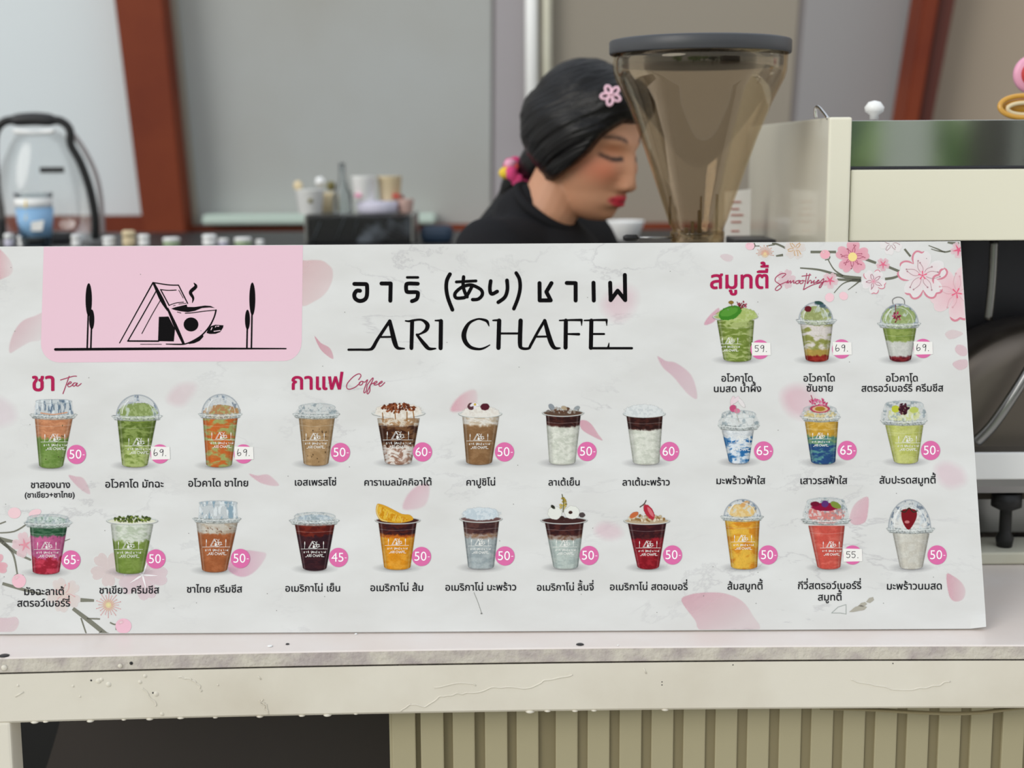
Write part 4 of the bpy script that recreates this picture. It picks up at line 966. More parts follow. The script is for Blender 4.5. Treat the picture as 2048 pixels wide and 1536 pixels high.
drink('tan iced espresso with low clear lid', (588, 677, 829), (598, 669, 838), (608, 656, 932), [(999, (168, 134, 92), (184, 150, 108), 12, 0)], 'rose', 806, (597, 671),
      body_specks(633, 885, 28, 44, 26, (70, 48, 30), 3), (605, 656, 881), price='50', pxy=(681, 905), seed=41, caption=[('เอสเพรสโซ่', 590, 672, 971)])
drink('caramel macchiato with drizzled brown foam dome', (745, 849, 827), (755, 839, 838), (771, 822, 930), [(852, (226, 214, 196), (180, 140, 100), 5, 6), (893, (66, 36, 24), (120, 80, 50), 8, 16), (999, (232, 224, 216), (160, 120, 100), 6, 0)], None, 806, None,
      combo(mound(797, 822, 47, 15, (240, 234, 224), (220, 208, 192), 8), scatter(797, 816, 34, 9, 90, [(120, 52, 24), (150, 74, 36), (88, 38, 20)], 2.4, 4), lines([([(765, 826), (766, 836), (766, 844)], 2, (150, 96, 40)), ([(790, 824), (791, 838)], 2, (150, 96, 40)), ([(814, 824), (814, 842)], 2, (150, 96, 40)), ([(826, 822), (828, 836)], 2, (160, 104, 46))])),
      (766, 826, 880), price='60', pxy=(845, 904), seed=51, caption=[('คาราเมลมัคคิอาโต้', 729, 863, 971)], topc=(236, 230, 220))
drink('cappuccino with white foam, grapes and a small flower', (918, 1003, 828), (925, 998, 834), (933, 983, 930), [(852, (206, 188, 164), (232, 226, 216), 7, 8), (999, (140, 102, 66), (156, 118, 80), 11, 0)], None, 801, None,
      combo(mound(961, 824, 36, 11, (238, 234, 226), (224, 216, 206), 9), dots([(942, 813, 7, 7, (92, 56, 62)), (970, 814, 9, 7, (88, 30, 44)), (952, 809, 7, 3, (240, 238, 240), 1, 20), (950, 812, 3, 7, (236, 230, 236), 1, 10), (946, 809, 7, 3, (238, 232, 238), 1, -30), (950, 809, 2.5, 2.5, (214, 180, 70))])),
      (933, 983, 882), price='50', pxy=(1009, 904), seed=61, caption=[('คาปูชิโน่', 933, 990, 971)], topc=(236, 230, 220))
drink('iced latte, dark coffee over white milk', (1085, 1167, 826), (1092, 1161, 832), (1099, 1150, 930), [(854, (52, 26, 24), (78, 40, 34), 7, 5), (999, (226, 228, 216), (206, 210, 196), 8, 0)], None, 806, None,
      combo(scatter(1127, 821, 32, 5, 40, [(150, 140, 130), (190, 186, 180), (96, 66, 48), (120, 110, 104)], 2.6, 5), dots([(1103, 814, 7, 5, (150, 158, 166), .9, 50), (1128, 816, 6, 4, (190, 170, 140), .9, 20), (1154, 816, 6, 4, (160, 168, 172), .9, -20)])),
      None, price='50', pxy=(1174, 903), seed=71, caption=[('ลาเต้เย็น', 1097, 1159, 971)], topc=(96, 72, 58))
drink('coconut latte, dark coffee over white milk with clear ice dome', (1247, 1330, 828), (1253, 1325, 833), (1267, 1318, 930), [(860, (50, 26, 24), (76, 38, 32), 7, 5), (999, (226, 228, 216), (208, 212, 198), 8, 0)], None, 808, None,
      mound(1287, 822, 37, 13, (228, 232, 232), (206, 212, 214), 10), None, price='60', pxy=(1339, 903), seed=81, caption=[('ลาเต้มะพร้าว', 1245, 1339, 971)], topc=(222, 226, 226))
drink('white and blue marbled coconut drink with orchid on top', (1438, 1517, 852), (1444, 1507, 862), (1459, 1497, 928), [(876, (226, 230, 232), (206, 214, 220), 8, 10), (999, (222, 230, 238), (44, 112, 176), 9, 0)], 'rose', 820, (1443, 1512),
      combo(mound(1478, 842, 30, 16, (226, 228, 226), (206, 208, 206), 3), dots([(1465, 802, 4, 10, (240, 216, 222), 1, 15), (1472, 800, 4, 9, (240, 222, 228), 1, 40), (1483, 806, 4, 11, (238, 232, 232), 1, -35), (1466, 817, 7, 7, (214, 80, 130), .9), (1474, 822, 6, 5, (226, 130, 160), .9)]), lines([([(1472, 812), (1474, 830), (1478, 844)], 1.2, (170, 170, 160))])),
      (1456, 1506, 886), price='65', pxy=(1527, 902), seed=91, caption=[('มะพร้าวฟ้าใส', 1433, 1530, 968)])
drink('yellow over deep blue passion fruit drink with passion fruit half', (1604, 1679, 835), (1610, 1676, 845), (1623, 1670, 929), [(873, (208, 160, 52), (222, 180, 84), 8, 8), (890, (70, 130, 130), (120, 160, 110), 8, 6), (999, (40, 76, 130), (90, 150, 150), 8, 0)], 'rose', 810, (1606, 1673),
      combo(mound(1640, 830, 31, 12, (214, 178, 80), (230, 200, 130), 3), dots([(1640, 818, 20, 8, (190, 60, 90)), (1640, 818, 15, 6, (226, 186, 150)), (1640, 818, 10, 4.5, (176, 130, 40))]), scatter(1640, 804, 20, 7, 34, [(226, 100, 150), (206, 60, 110), (236, 150, 180)], 2.0, 6), lines([([(1622, 791), (1626, 802)], 1.4, (180, 60, 90))])),
      (1619, 1662, 878), price='65', pxy=(1694, 901), seed=101, caption=[('เสาวรสฟ้าใส', 1601, 1694, 968)])
drink('pale yellow-green pineapple smoothie with dark berry', (1763, 1852, 842), (1771, 1846, 852), (1789, 1835, 928), [(999, (190, 196, 100), (204, 208, 124), 10, 0)], 'rose', 801, (1769, 1847),
      combo(mound(1808, 830, 32, 18, (216, 218, 150), (196, 206, 90), 3), dots([(1791, 818, 8, 7, (200, 206, 60)), (1828, 820, 9, 6, (196, 208, 100))]), scatter(1808, 818, 9, 12, 46, [(74, 30, 44), (98, 44, 60), (50, 20, 30)], 2.6, 7)),
      (1790, 1840, 886), price='50', pxy=(1861, 901), seed=111, caption=[('สับปะรดสมูทตี้', 1759, 1871, 967)])
# second row
drink('pink strawberry and green matcha latte with clear lid', (51, 141, 1047), (60, 134, 1054), (66, 118, 1149), [(1074, (38, 84, 54), (70, 110, 80), 6, 10), (1118, (206, 100, 150), (186, 84, 134), 9, 22), (999999, (164, 32, 52), (206, 60, 84), 8, 0)], 'rose', 1028, (54, 138),
      mound(96, 1042, 38, 9, (170, 192, 180), (60, 100, 76), 4), (68, 120, 1099), price='65', pxy=(142, 1120), seed=121, caption=[('มัจฉะลาเต้', 49, 128, 1190), ('สตรอว์เบอร์รี่', 35, 140, 1213)])
drink('green tea with cream cheese foam dusted with matcha', (214, 315, 1042), (222, 306, 1050), (233, 286, 1148), [(1084, (216, 222, 208), (188, 200, 176), 8, 12), (999999, (116, 142, 58), (132, 156, 74), 10, 0)], None, 1030, None,
      scatter(265, 1038, 37, 6, 120, [(80, 96, 40), (54, 70, 30), (130, 150, 60)], 2.0, 8), (229, 286, 1099), price='50', pxy=(312, 1118), seed=131, caption=[('ชาเขียว ครีมชีส', 199, 318, 1187)], topc=(228, 228, 208))
drink('orange Thai tea with cream cheese under a tall flat lid', (388, 480, 1038), (393, 475, 1046), (405, 453, 1145), [(1068, (206, 200, 188), (186, 170, 150), 7, 6), (999999, (166, 92, 52), (180, 104, 62), 11, 0)], 'tall', 1002, (398, 475),
      body_specks(438, 1060, 26, 8, 10, (110, 66, 44), 4), (405, 460, 1094), price='50', pxy=(481, 1117), seed=141, caption=[('ชาไทย ครีมชีส', 374, 484, 1185)])
drink('dark iced americano with clear lid', (581, 676, 1042), (590, 669, 1050), (607, 652, 1142), [(1072, (92, 26, 22), (120, 40, 28), 8, 12), (999999, (50, 26, 34), (66, 32, 38), 10, 0)], 'rose', 1024, (588, 671),
      mound(630, 1038, 34, 9, (150, 170, 186), (206, 220, 226), 4), (602, 655, 1098), price='45', pxy=(677, 1115), seed=151, caption=[('อเมริกาโน่ เย็น', 571, 680, 1183)])
def orange_slice(cv, st):
    if st != 'out': return
    p = [(754, 1009), (752, 1024), (760, 1040), (775, 1044), (800, 1046), (826, 1040), (820, 1030), (804, 1028), (788, 1020), (772, 1012), (760, 1008)]
    cv.poly(p, (226, 166, 40), smooth=3); m = cv.poly([(758, 1014), (757, 1024), (764, 1036), (778, 1041), (800, 1043), (818, 1038), (800, 1032), (784, 1024), (770, 1016)], (0, 0, 0), smooth=3, mask_only=True)
    n = ss(.45, .6, vnoise(cv.X / 2.5, cv.Y / 5, 3, 3))[..., None]; cv.over(m, np.array([238, 190, 60]) * (1 - n) + np.array([218, 146, 20]) * n)
    for a in ((762, 1020), (776, 1024), (792, 1032), (806, 1036)): cv.line([a, (a[0] - 3, a[1] + 9)], 1.0, (244, 220, 150), .8)
    cv.line([(756, 1010), (754, 1024), (761, 1038), (774, 1043)], 1.6, (240, 226, 160), .9)
drink('orange juice americano with orange slice on the rim', (751, 840, 1041), (757, 833, 1046), (769, 820, 1140), [(1070, (56, 26, 30), (84, 34, 28), 7, 5), (1076, (176, 80, 26), (206, 110, 30), 6, 6), (999999, (228, 146, 26), (238, 164, 48), 10, 0)], None, 1008, None, orange_slice,
      (770, 818, 1091), price='50', pxy=(843, 1113), seed=161, caption=[('อเมริกาโน่ ส้ม', 741, 846, 1182)], topc=(70, 38, 36))
drink('coconut water americano with clear ice on top', (920, 1004, 1038), (926, 998, 1044), (937, 987, 1139), [(1068, (66, 40, 42), (92, 58, 54), 7, 5), (1078, (150, 116, 90), (170, 150, 140), 6, 8), (999999, (176, 186, 188), (156, 168, 172), 9, 0)], None, 1013, None,
      mound(962, 1028, 37, 13, (218, 228, 234), (190, 206, 216), 6), (936, 984, 1092), price='50', pxy=(1010, 1112), seed=171, caption=[('อเมริกาโน่ มะพร้าว', 891, 1032, 1181)], topc=(110, 80, 78))
drink('lychee americano with white lychees and sprig', (1082, 1174, 1041), (1090, 1167, 1046), (1108, 1155, 1139), [(1072, (54, 28, 30), (80, 40, 36), 7, 5), (1080, (130, 96, 76), (160, 140, 130), 6, 6), (999999, (190, 202, 196), (172, 186, 182), 9, 0)], None, 987, None,
      combo(dots([(1110, 1026, 14, 13, (236, 238, 230)), (1144, 1025, 15, 13, (238, 240, 232)), (1141, 1025, 4, 3, (60, 36, 30)), (1106, 1014, 5, 3, (50, 50, 40), 1, 40), (1124, 1036, 5, 4, (60, 40, 36)), (1164, 1030, 6, 5, (80, 70, 70))]), scatter(1126, 1008, 7, 12, 26, [(190, 160, 60), (150, 130, 50), (214, 190, 100)], 2.2, 9), lines([([(1124, 989), (1127, 1004), (1126, 1024)], 1.6, (96, 96, 46))])),
      (1106, 1154, 1094), price='50', pxy=(1178, 1111), seed=181, caption=[('อเมริกาโน่ ลิ้นจี่', 1074, 1187, 1181)], topc=(70, 42, 40))
drink('red strawberry americano with sliced strawberry on top', (1248, 1339, 1042), (1256, 1332, 1048), (1276, 1317, 1139), [(1078, (58, 24, 30), (80, 32, 34), 7, 8), (999999, (140, 22, 34), (166, 34, 46), 9, 0)], None, 1000, None,
      combo(scatter(1293, 1037, 38, 6, 70, [(206, 186, 150), (180, 150, 110), (230, 220, 196), (150, 110, 60)], 2.6, 3), dots([(1298, 1024, 8, 17, (190, 40, 60), 1, -32), (1301, 1024, 3.5, 11, (226, 120, 130), .9, -32), (1268, 1030, 10, 5, (216, 110, 60), .9, -30)]), lines([([(1292, 1001), (1288, 1008), (1280, 1014)], 1.8, (70, 60, 40))])),
      (1272, 1321, 1096), price='50', pxy=(1345, 1110), seed=191, caption=[('อเมริกาโน่ สตอเบอรี่', 1220, 1375, 1180)], topc=(190, 170, 140))
drink('orange smoothie under a dome lid with peach slices', (1443, 1525, 1034), (1450, 1519, 1042), (1463, 1514, 1139), [(999999, (222, 142, 36), (238, 186, 66), 13, 0)], 'dome', 999, (1448, 1521),
      combo(mound(1483, 1022, 28, 14, (238, 186, 90), (244, 214, 150), 3), lambda cv, st: cv.ell(1490, 1008, 10, 5, (226, 150, 60), .9, rot=-25) if st == 'in' else None), (1462, 1510, 1084), price='50', pxy=(1536, 1110), seed=201, caption=[('ส้มสมูทตี้', 1455, 1525, 1179)])
drink('red kiwi strawberry smoothie with lid and fruit on top', (1605, 1699, 1040), (1617, 1689, 1053), (1636, 1680, 1139), [(999999, (212, 84, 72), (224, 106, 92), 11, 0)], 'rose', 995, (1613, 1690),
      combo(mound(1652, 1028, 36, 20, (220, 96, 86), (206, 76, 70), 3), dots([(1650, 1014, 27, 8, (150, 20, 60)), (1650, 1008, 7, 7, (96, 50, 120)), (1671, 1010, 11, 6, (130, 150, 60), 1, 25), (1630, 1008, 9, 5, (120, 20, 50))])),
      (1640, 1685, 1096), price='55', pxy=(1705, 1110), sticker=(1705, 1110), seed=211, caption=[('กีวี่สตรอว์เบอร์รี่', 1596, 1722, 1178), ('สมูทตี้', 1636, 1683, 1201)])
drink('white coconut milk smoothie with whipped cream and strawberry', (1775, 1867, 1058), (1786, 1858, 1068), (1801, 1844, 1139), [(999999, (206, 202, 190), (214, 212, 202), 10, 0)], 'dome', 1000, (1777, 1861),
      combo(mound(1820, 1040, 36, 26, (232, 230, 224), (196, 190, 186), 5), lambda cv, st: (cv.poly([(1803, 1022), (1812, 1018), (1825, 1018), (1833, 1023), (1832, 1038), (1820, 1058), (1812, 1056), (1804, 1040)], (132, 24, 34), smooth=4), cv.ell(1814, 1044, 5, 3, (226, 150, 150), .8), cv.line([(1802, 1022), (1810, 1024), (1818, 1016), (1826, 1024), (1834, 1022)], 2.2, (50, 50, 36))) if st == 'out' else None),
      None, price='50', pxy=(1874, 1110), seed=221, caption=[('มะพร้าวนมสด', 1774, 1883, 1179)])
# top row of smoothies
drink('green avocado smoothie in an open cup with leaf scoop', (1426, 1515, 634), (1434, 1508, 642), (1448, 1502, 724), [(999, (118, 140, 56), (176, 190, 118), 8, 0)], None, 606, None,
      combo(mound(1474, 630, 40, 15, (176, 194, 110), (200, 212, 150), 3), dots([(1460, 626, 24, 13, (66, 140, 40), 1, -18), (1458, 624, 18, 8, (98, 166, 60), .8, -18), (1462, 605, 5, 3.5, (150, 120, 50))]), scatter(1484, 610, 9, 7, 22, [(170, 40, 70), (206, 90, 120), (120, 20, 40)], 1.8, 4), lines([([(1462, 607), (1466, 616)], 1.2, (120, 100, 50)), ([(1474, 604), (1482, 616), (1492, 610)], 1.3, (110, 30, 40))])),
      (1438, 1482, 688), price='59', pxy=(1520, 699), sticker=(1522, 698), seed=231, caption=[('อโวคาโด', 1443, 1505, 763), ('นมสด น้ำผึ้ง', 1428, 1522, 784)], topc=(170, 186, 110))
drink('green and white avocado sundae with red syrup base under a dome', (1594, 1671, 641), (1601, 1665, 650), (1612, 1656, 724), [(700, (146, 150, 76), (222, 214, 208), 13, 8), (712, (176, 150, 70), (190, 160, 80), 8, 8), (999, (130, 30, 24), (160, 50, 40), 8, 0)], 'dome', 605, (1598, 1665),
      combo(mound(1632, 632, 31, 20, (140, 150, 70), (170, 180, 100), 3), dots([(1616, 618, 7, 6, (110, 30, 40)), (1638, 606, 9, 3.5, (50, 84, 80), 1, 10), (1645, 612, 6, 4, (70, 96, 110), .8)])), None, price='69', pxy=(1683, 698), sticker=(1684, 697), seed=241, caption=[('อโวคาโด', 1607, 1669, 763), ('ซันชาย', 1613, 1665, 783)])
drink('green, white and dark red avocado strawberry drink under a dome with wire loop', (1757, 1839, 648), (1766, 1832, 658), (1781, 1821, 724), [(684, (128, 150, 68), (150, 168, 88), 9, 5), (714, (206, 208, 200), (214, 214, 208), 9, 5), (999, (96, 24, 34), (130, 40, 44), 7, 0)], 'dome', 608, (1761, 1836),
      combo(mound(1798, 636, 34, 24, (132, 154, 74), (160, 178, 100), 3), scatter(1793, 634, 8, 10, 30, [(170, 30, 80), (200, 60, 110), (120, 20, 50)], 1.8, 4), lines([([(1791, 610), (1791, 628)], 1.3, (120, 50, 50)), ([(1786, 608), (1785, 600), (1792, 595), (1801, 595), (1808, 600), (1809, 608)], 1.3, (110, 108, 104))])),
      None, price='69', pxy=(1846, 697), sticker=(1846, 696), seed=251, caption=[('อโวคาโด', 1772, 1835, 763), ('สตรอว์เบอร์รี่ ครีมชีส', 1723, 1886, 783)])
# ------------------------------------------------------------------ espresso machine at the right
Ym = Pz(2000, 1130, ZT).y
mc = thing('espresso_machine', (.8, Ym + .25, ZT), 'cream and polished steel espresso machine at the right behind the menu board', 'coffee machine')
xa, xb = P(1655, 360, Ym).x, P(1701, 360, Ym).x; xe = xb + .62
zt = P(1680, 234, Ym).z; DM = .62
box('side_panel', (xa, Ym, ZT + .001), (xb, Ym + DM, zt), M['mach'], mc, bev=.003)
box('side_panel', (xe, Ym, ZT + .001), (xe + .03, Ym + DM, zt), M['mach'], mc, bev=.003)
zr = lambda y, Y=Ym: P(1850, y, Y).z
box('mirror_strip', (xb + .001, Ym + .012, zr(333)), (xe - .001, Ym + .02, zr(240)), M['mirror'], mc, bev=.0005)
box('trim_strip', (xb + .001, Ym + .008, zr(338)), (xe - .001, Ym + .02, zr(333.5)), M['darksteel'], mc, bev=.0005)
box('face_panel', (xb + .002, Ym + .006, zr(482)), (xe - .002, Ym + .02, zr(339)), M['machface'], mc, bev=.0015)
box('top_panel', (xb + .001, Ym + .022, zr(246)), (xe - .001, Ym + DM - .02, zr(240)), M['steel'], mc, bev=.001)
box('back_panel', (xb + .001, Ym + DM - .018, ZT + .05), (xe - .001, Ym + DM - .004, zr(246)), M['steel'], mc, bev=.001)
box('recess_panel', (xb + .001, Ym + .20, zr(1000)), (xe - .001, Ym + .212, zr(500)), M['darksteel'], mc, bev=.001)
box('upper_lining', (xb + .001, Ym + .022, zr(484)), (xe - .001, Ym + .2, zr(478)), M['dark'], mc, bev=.001)
box('drip_tray', (xb + .001, Ym + .010, zr(995)), (xe - .001, Ym + .19, zr(912)), M['steel'], mc, bev=.012)
box('tray_rim', (xb + .001, Ym + .006, zr(962)), (xe - .001, Ym + .012, zr(908)), M['white'], mc, bev=.002)
box('lower_lining', (xb + .001, Ym + .09, ZT + .02), (xe - .001, Ym + .10, zr(1000)), M['steel'], mc, bev=.001)
box('base_rail', (xb - .02, Ym, ZT + .0005), (xe, Ym + .08, P(1990, 1105, Ym).z), M['cream'], mc, bev=.003)
for x in (2012, 2400):
    p = P(x, 1020, Ym + .03); lathe('foot', [(.010, 0), (.012, .012), (.008, .02), (.008, .05), (.02, .056), (.02, zr(997) - (P(1990, 1105, Ym).z))], M['black'], mc, seg=24, c=(p.x, p.y, P(1990, 1105, Ym).z))
c = P(2085, 905, Ym + .1); r = 265 * mpp(Ym + .1)
bo_ = lathe('boiler_cover', [(0, -.07), (r * .8, -.07), (r * .97, -.06), (r, -.045), (r, .05), (0, .05)], M['boiler'], mc, seg=64, c=(c.x, c.y + .03, c.z), axis='y')
for v in bo_.data.vertices: v.co.z = max(v.co.z, .075)
tube('reflection_streak', [P(1952, 884, Ym + .02), P(1985, 850, Ym + .015), P(2020, 800, Ym + .012), P(2060, 735, Ym + .015), P(2110, 640, Ym + .02), P(2140, 520, Ym + .03)], .0075, M['steel'], mc, seg=16)  # bright reflection in the recess steel, shaped as a bent tube
tube('pale_strip', [P(1988, 480, Ym + .12), P(1984, 560, Ym + .12), P(1976, 640, Ym + .12)], .006, M['steel'], mc, seg=12)  # thin pale strip running upright in the recess
tube('wire_clip', [P(1632, 236, Ym + .04), P(1631, 218, Ym + .04), P(1637, 214, Ym + .035), P(1648, 226, Ym + .02), P(1656, 237, Ym + .01)], .0022, M['chrome'], mc, seg=8)
p = P(1748, 239, Ym + .1); lathe('vent_knob', [(.006, 0), (.006, .006), (.012, .010), (.013, .016), (.008, .023), (0, .025)], M['white'], mc, seg=24, c=tuple(p))

p = P(2046, 238, Ym + .12); p.z = zr(240) + .002
t = thing('glazed_dish', tuple(p), 'mustard yellow glazed round dish on top of the machine', 'dish')
k = mpp(p.y)
bm = bmesh.new(); o = None
ang = np.linspace(0, 2 * math.pi, 28, endpoint=False)
cz = p.z + .0175
tube('rim', [(p.x + 46 * k * math.cos(a), p.y + .004 * math.sin(a), cz + 21 * k * math.sin(a)) for a in ang], 5.2 * k, M['mustard'], t, seg=12, closed=True, n=2)
lathe('bowl', [(0, 0), (30 * k, .002), (40 * k, .006), (42 * k, .014), (38 * k, .02), (0, .022)], M['mustard'], t, seg=36, c=(p.x, p.y + .002, cz), axis='y', squash=.4)
tube('rope_coil', [(p.x + 32 * k * math.cos(a), p.y - .003, cz - 4 * k + 11 * k * math.sin(a)) for a in ang], 4 * k, M['beige'], t, seg=10, closed=True, n=2)
p2 = P(2068, 148, Ym + .18)
t = thing('round_sign', (p2.x, p2.y, P(2068, 240, Ym + .18).z), 'pink rimmed red round ornament on a stick at the right frame edge', 'ornament')
lathe('rim', [(0, 0), (32 * k, 0), (38 * k, .003), (38 * k, .009), (32 * k, .012), (0, .012)], M['pink'], t, seg=40, c=(p2.x, p2.y, p2.z), axis='y')
lathe('disc', [(0, -.003), (24 * k, -.003), (26 * k, .001), (0, .001)], M['red'], t, seg=40, c=(p2.x, p2.y, p2.z), axis='y')
tube('stick', [(p2.x, p2.y + .006, p2.z - 30 * k), (p2.x, p2.y + .006, ORG['round_sign'].z)], .004, M['white'], t, seg=10)

# card in place of a menu reflection, and black box left of the machine
Yq = Ym + .40
t = thing('menu_reflection', (P(1478, 480, Yq).x, Yq, ZT), 'white card standing in for a reflected menu, with faint red text rows, beside the espresso machine', 'card')
q = [P(1450, 384, Yq), P(1502, 378, Yq)]; hexa('sheet', [(q[0].x, Yq, ZT + .002), (q[1].x, Yq, ZT + .002), (q[1].x, Yq, q[1].z), (q[0].x, Yq, q[0].z)], (0, .003, 0), M['paper'], t)
for i, y in enumerate((404, 418, 430, 444, 462, 474, 488, 502)):
    a, b = P(1462, y, Yq), P((1482, 1478, 1486)[i % 3], y, Yq)
    box('text_row', (a.x, Yq - .0012, a.z - .0012), (b.x, Yq - .0004, a.z + .0012), mat_red if i else (mat_red := mat('pale_red_text', (190, 120, 110), .8)), t, bev=0)
a, b = P(1464, 475, Ym + .29), P(1538, 478, Ym + .29)
t = thing('storage_box', ((a.x + b.x) / 2, Ym + .25, ZT), 'black box on the counter between grinder and espresso machine', 'box')
box('body', (a.x, Ym + .24, ZT + .001), (b.x, Ym + .34, a.z - .012), M['dark'], t, bev=.003); box('lid', (a.x - .002, Ym + .238, a.z - .0118), (b.x + .002, Ym + .342, a.z), M['dark'], t, bev=.003)

# ------------------------------------------------------------------ coffee grinder with smoky hopper
Yg = 1.985; g0 = P(1397, 300, Yg)
gr = thing('coffee_grinder', (g0.x, Yg, ZT), 'coffee grinder with large smoky brown hopper and dark grey lid', 'grinder')
kz = lambda y: P(1397, y, Yg).z
kk = mpp(Yg, 280)
gc = (g0.x, Yg, 0)
out_ = [(50, 483), (51, 470), (52, 458), (60, 440), (86, 364), (117, 274), (143, 208), (157, 178), (167, 158), (171, 143), (172, 125), (172.5, 108)]
prof = [(r * kk, kz(y)) for r, y in out_] + [((r - 3.2) * kk, kz(y)) for r, y in out_[::-1]]
lathe('hopper', prof, M['hopper'], gr, seg=96, c=gc, closed=True)
lathe('lid', [(0, kz(79) + .001), (168 * kk, kz(79)), (177 * kk, kz(81)), (179.5 * kk, kz(84)), (179.5 * kk, kz(106)), (177.5 * kk, kz(109)), (174.5 * kk, kz(109)), (174 * kk, kz(104)), (0, kz(104))], M['lid'], gr, seg=96, c=gc)
lathe('collar', [(48 * kk, kz(485)), (54 * kk, kz(484)), (55 * kk, kz(466)), (54.5 * kk, kz(463)), (52.5 * kk, kz(463)), (52.2 * kk, kz(480))], M['hopper'], gr, seg=64, c=gc, closed=True)
M['fin'] = mat('brown_plastic', (112, 94, 62), .25)
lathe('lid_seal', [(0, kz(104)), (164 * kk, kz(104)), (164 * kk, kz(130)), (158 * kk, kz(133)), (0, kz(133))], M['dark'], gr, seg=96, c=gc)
for (x, y0, y1, dy, w_) in ((1402, 392, 478, 0, 3), (1398, 420, 478, .01, 5), (1385, 442, 478, -.012, 6), (1434, 388, 470, 0, 5), (1340, 392, 450, .0, 3.5), (1372, 455, 480, -.01, 8)):
    a = P(x, y0, Yg + dy); b = P(x - 2, y1, Yg + dy)
    box('inner_fin', (a.x - w_ * kk * .5, a.y - .004, b.z), (a.x + w_ * kk * .5, a.y + .004, a.z), M['fin'], gr, bev=.0008)
zz = kz(473)
tube('slide_rod', [(P(1272, 473, Yg - .02).x, Yg - .02, zz), (P(1345, 473, Yg - .02).x, Yg - .02, zz)], .0016, M['steel'], gr, seg=10)
a = P(1246, 473, Yg - .02); tube('slide_knob', [(a.x, Yg - .02, zz), (a.x + 6 * kk, Yg - .02, zz), (a.x + 26 * kk, Yg - .02, zz), (a.x + 29 * kk, Yg - .02, zz)], [3.5 * kk, 6.5 * kk, 6.5 * kk, 4.5 * kk], M['black'], gr, seg=18, smooth=False)
zb_ = kz(485)
lathe('throat', [(46 * kk, zb_ - .0005), (58 * kk, zb_ - .006), (64 * kk, zb_ - .03), (56 * kk, zb_ - .032)], M['dark'], gr, seg=48, c=gc)
bm = bmesh.new(); bm_box(bm, (g0.x - .06, Yg - .075, ZT + .02), (g0.x + .06, Yg + .1, zb_ - .033), .012, 3); bm_add('body', bm, M['mach'], gr)
box('base', (g0.x - .08, Yg - .12, ZT + .0005), (g0.x + .08, Yg + .11, ZT + .02), M['dark'], gr, bev=.006)
tube('fork', [(g0.x - .03, Yg - .07, ZT + .2), (g0.x - .03, Yg - .11, ZT + .195), (g0.x + .03, Yg - .11, ZT + .195), (g0.x + .03, Yg - .07, ZT + .2)], .004, M['steel'], gr, seg=8, smooth=False)
lathe('spout', [(.028, ZT + .27), (.028, ZT + .25), (.016, ZT + .225), (.014, ZT + .222)], M['dark'], gr, seg=24, c=(g0.x, Yg - .082, 0))

# ------------------------------------------------------------------ the woman
YP = 2.36; HO = P(1176, 286, YP); psi, pit = R(51), R(19)
hf = Vector((math.sin(psi) * math.cos(pit), -math.cos(psi) * math.cos(pit), -math.sin(pit))); hr = Vector((-math.cos(psi), -math.sin(psi), 0)); hu = hr.cross(hf)
HM = np.array([hr, hf, hu]).T                     # local (right, forward, up) -> world
def H(x, y, z): return HO + hr * x + hf * y + hu * z
def ell_r(D, c, a):
    c = np.array(c); a = np.array(a); d = D / a; e = -c / a
    A = (d * d).sum(-1); B = 2 * (d * e).sum(-1); C_ = (e * e).sum(-1) - 1; q = B * B - 4 * A * C_
    return np.where(q > 0, (-B + np.sqrt(np.maximum(q, 0))) / (2 * A), 1e-4)
def head_base(D):
    rs = [ell_r(D, (0, -.012, .026), (.074, .089, .086)), ell_r(D, (0, .020, -.020), (.061, .071, .085)), ell_r(D, (0, .032, -.070), (.043, .051, .043))]
    return (sum(np.maximum(r, 1e-4) ** 14 for r in rs)) ** (1 / 14)
def sphere_dirs(nt, nphi):
    th = np.linspace(0, math.pi, nt); ph = np.linspace(0, 2 * math.pi, nphi, endpoint=False); T_, Ph = np.meshgrid(th, ph, indexing='ij')
    return np.stack([np.sin(T_) * np.cos(Ph), np.sin(T_) * np.sin(Ph), np.cos(T_)], -1)
def grid_faces(nt, nphi):
    f = []
    for i in range(nt - 1):
        for j in range(nphi):
            j2 = (j + 1) % nphi; f.append((i * nphi + j, (i + 1) * nphi + j, (i + 1) * nphi + j2, i * nphi + j2))
    return f
G = lambda v, s: np.exp(-(v / s) ** 2)
D = sphere_dirs(150, 200); r0 = head_base(D); Pt = D * r0[..., None]
x, y, z = Pt[..., 0], Pt[..., 1], Pt[..., 2]; fr_ = ss(.0, .05, y); ax = np.abs(x)
dy = np.zeros_like(x)
rampz = np.interp(z, [-.052, -.046, -.036, .014, .026], [0, .9, 1, .12, 0])
dy += .0185 * G(x, .0105 + .004 * (z < -.025)) * rampz
dy += .008 * G(ax - .0125, .006) * G(z + .040, .007)
dy -= .011 * G(ax - .031, .017) * G(z - .007, .012)
dy += .006 * G(ax - .031, .011) * G(z - .004, .008)
dy += .004 * G(z - .026, .010) * G(ax - .025, .03)
dy += .005 * G(ax - .040, .02) * G(z + .022, .018)
dy += .005 * G(x, .026) * G(z + .066, .018)
dy += .007 * G(x, .019 - .0) * G(z + .0605, .0045) + .0085 * G(x, .016) * G(z + .0715, .0052) - .004 * G(x, .022) * G(z + .0655, .0018)
dy -= .004 * G(x, .02) * G(z + .083, .006); dy += .008 * G(x, .018) * G(z + .100, .012)
Pt = Pt + np.stack([0 * x, dy * fr_, 0 * x], -1)
headV = (Pt.reshape(-1, 3) @ HM.T) + np.array(HO)

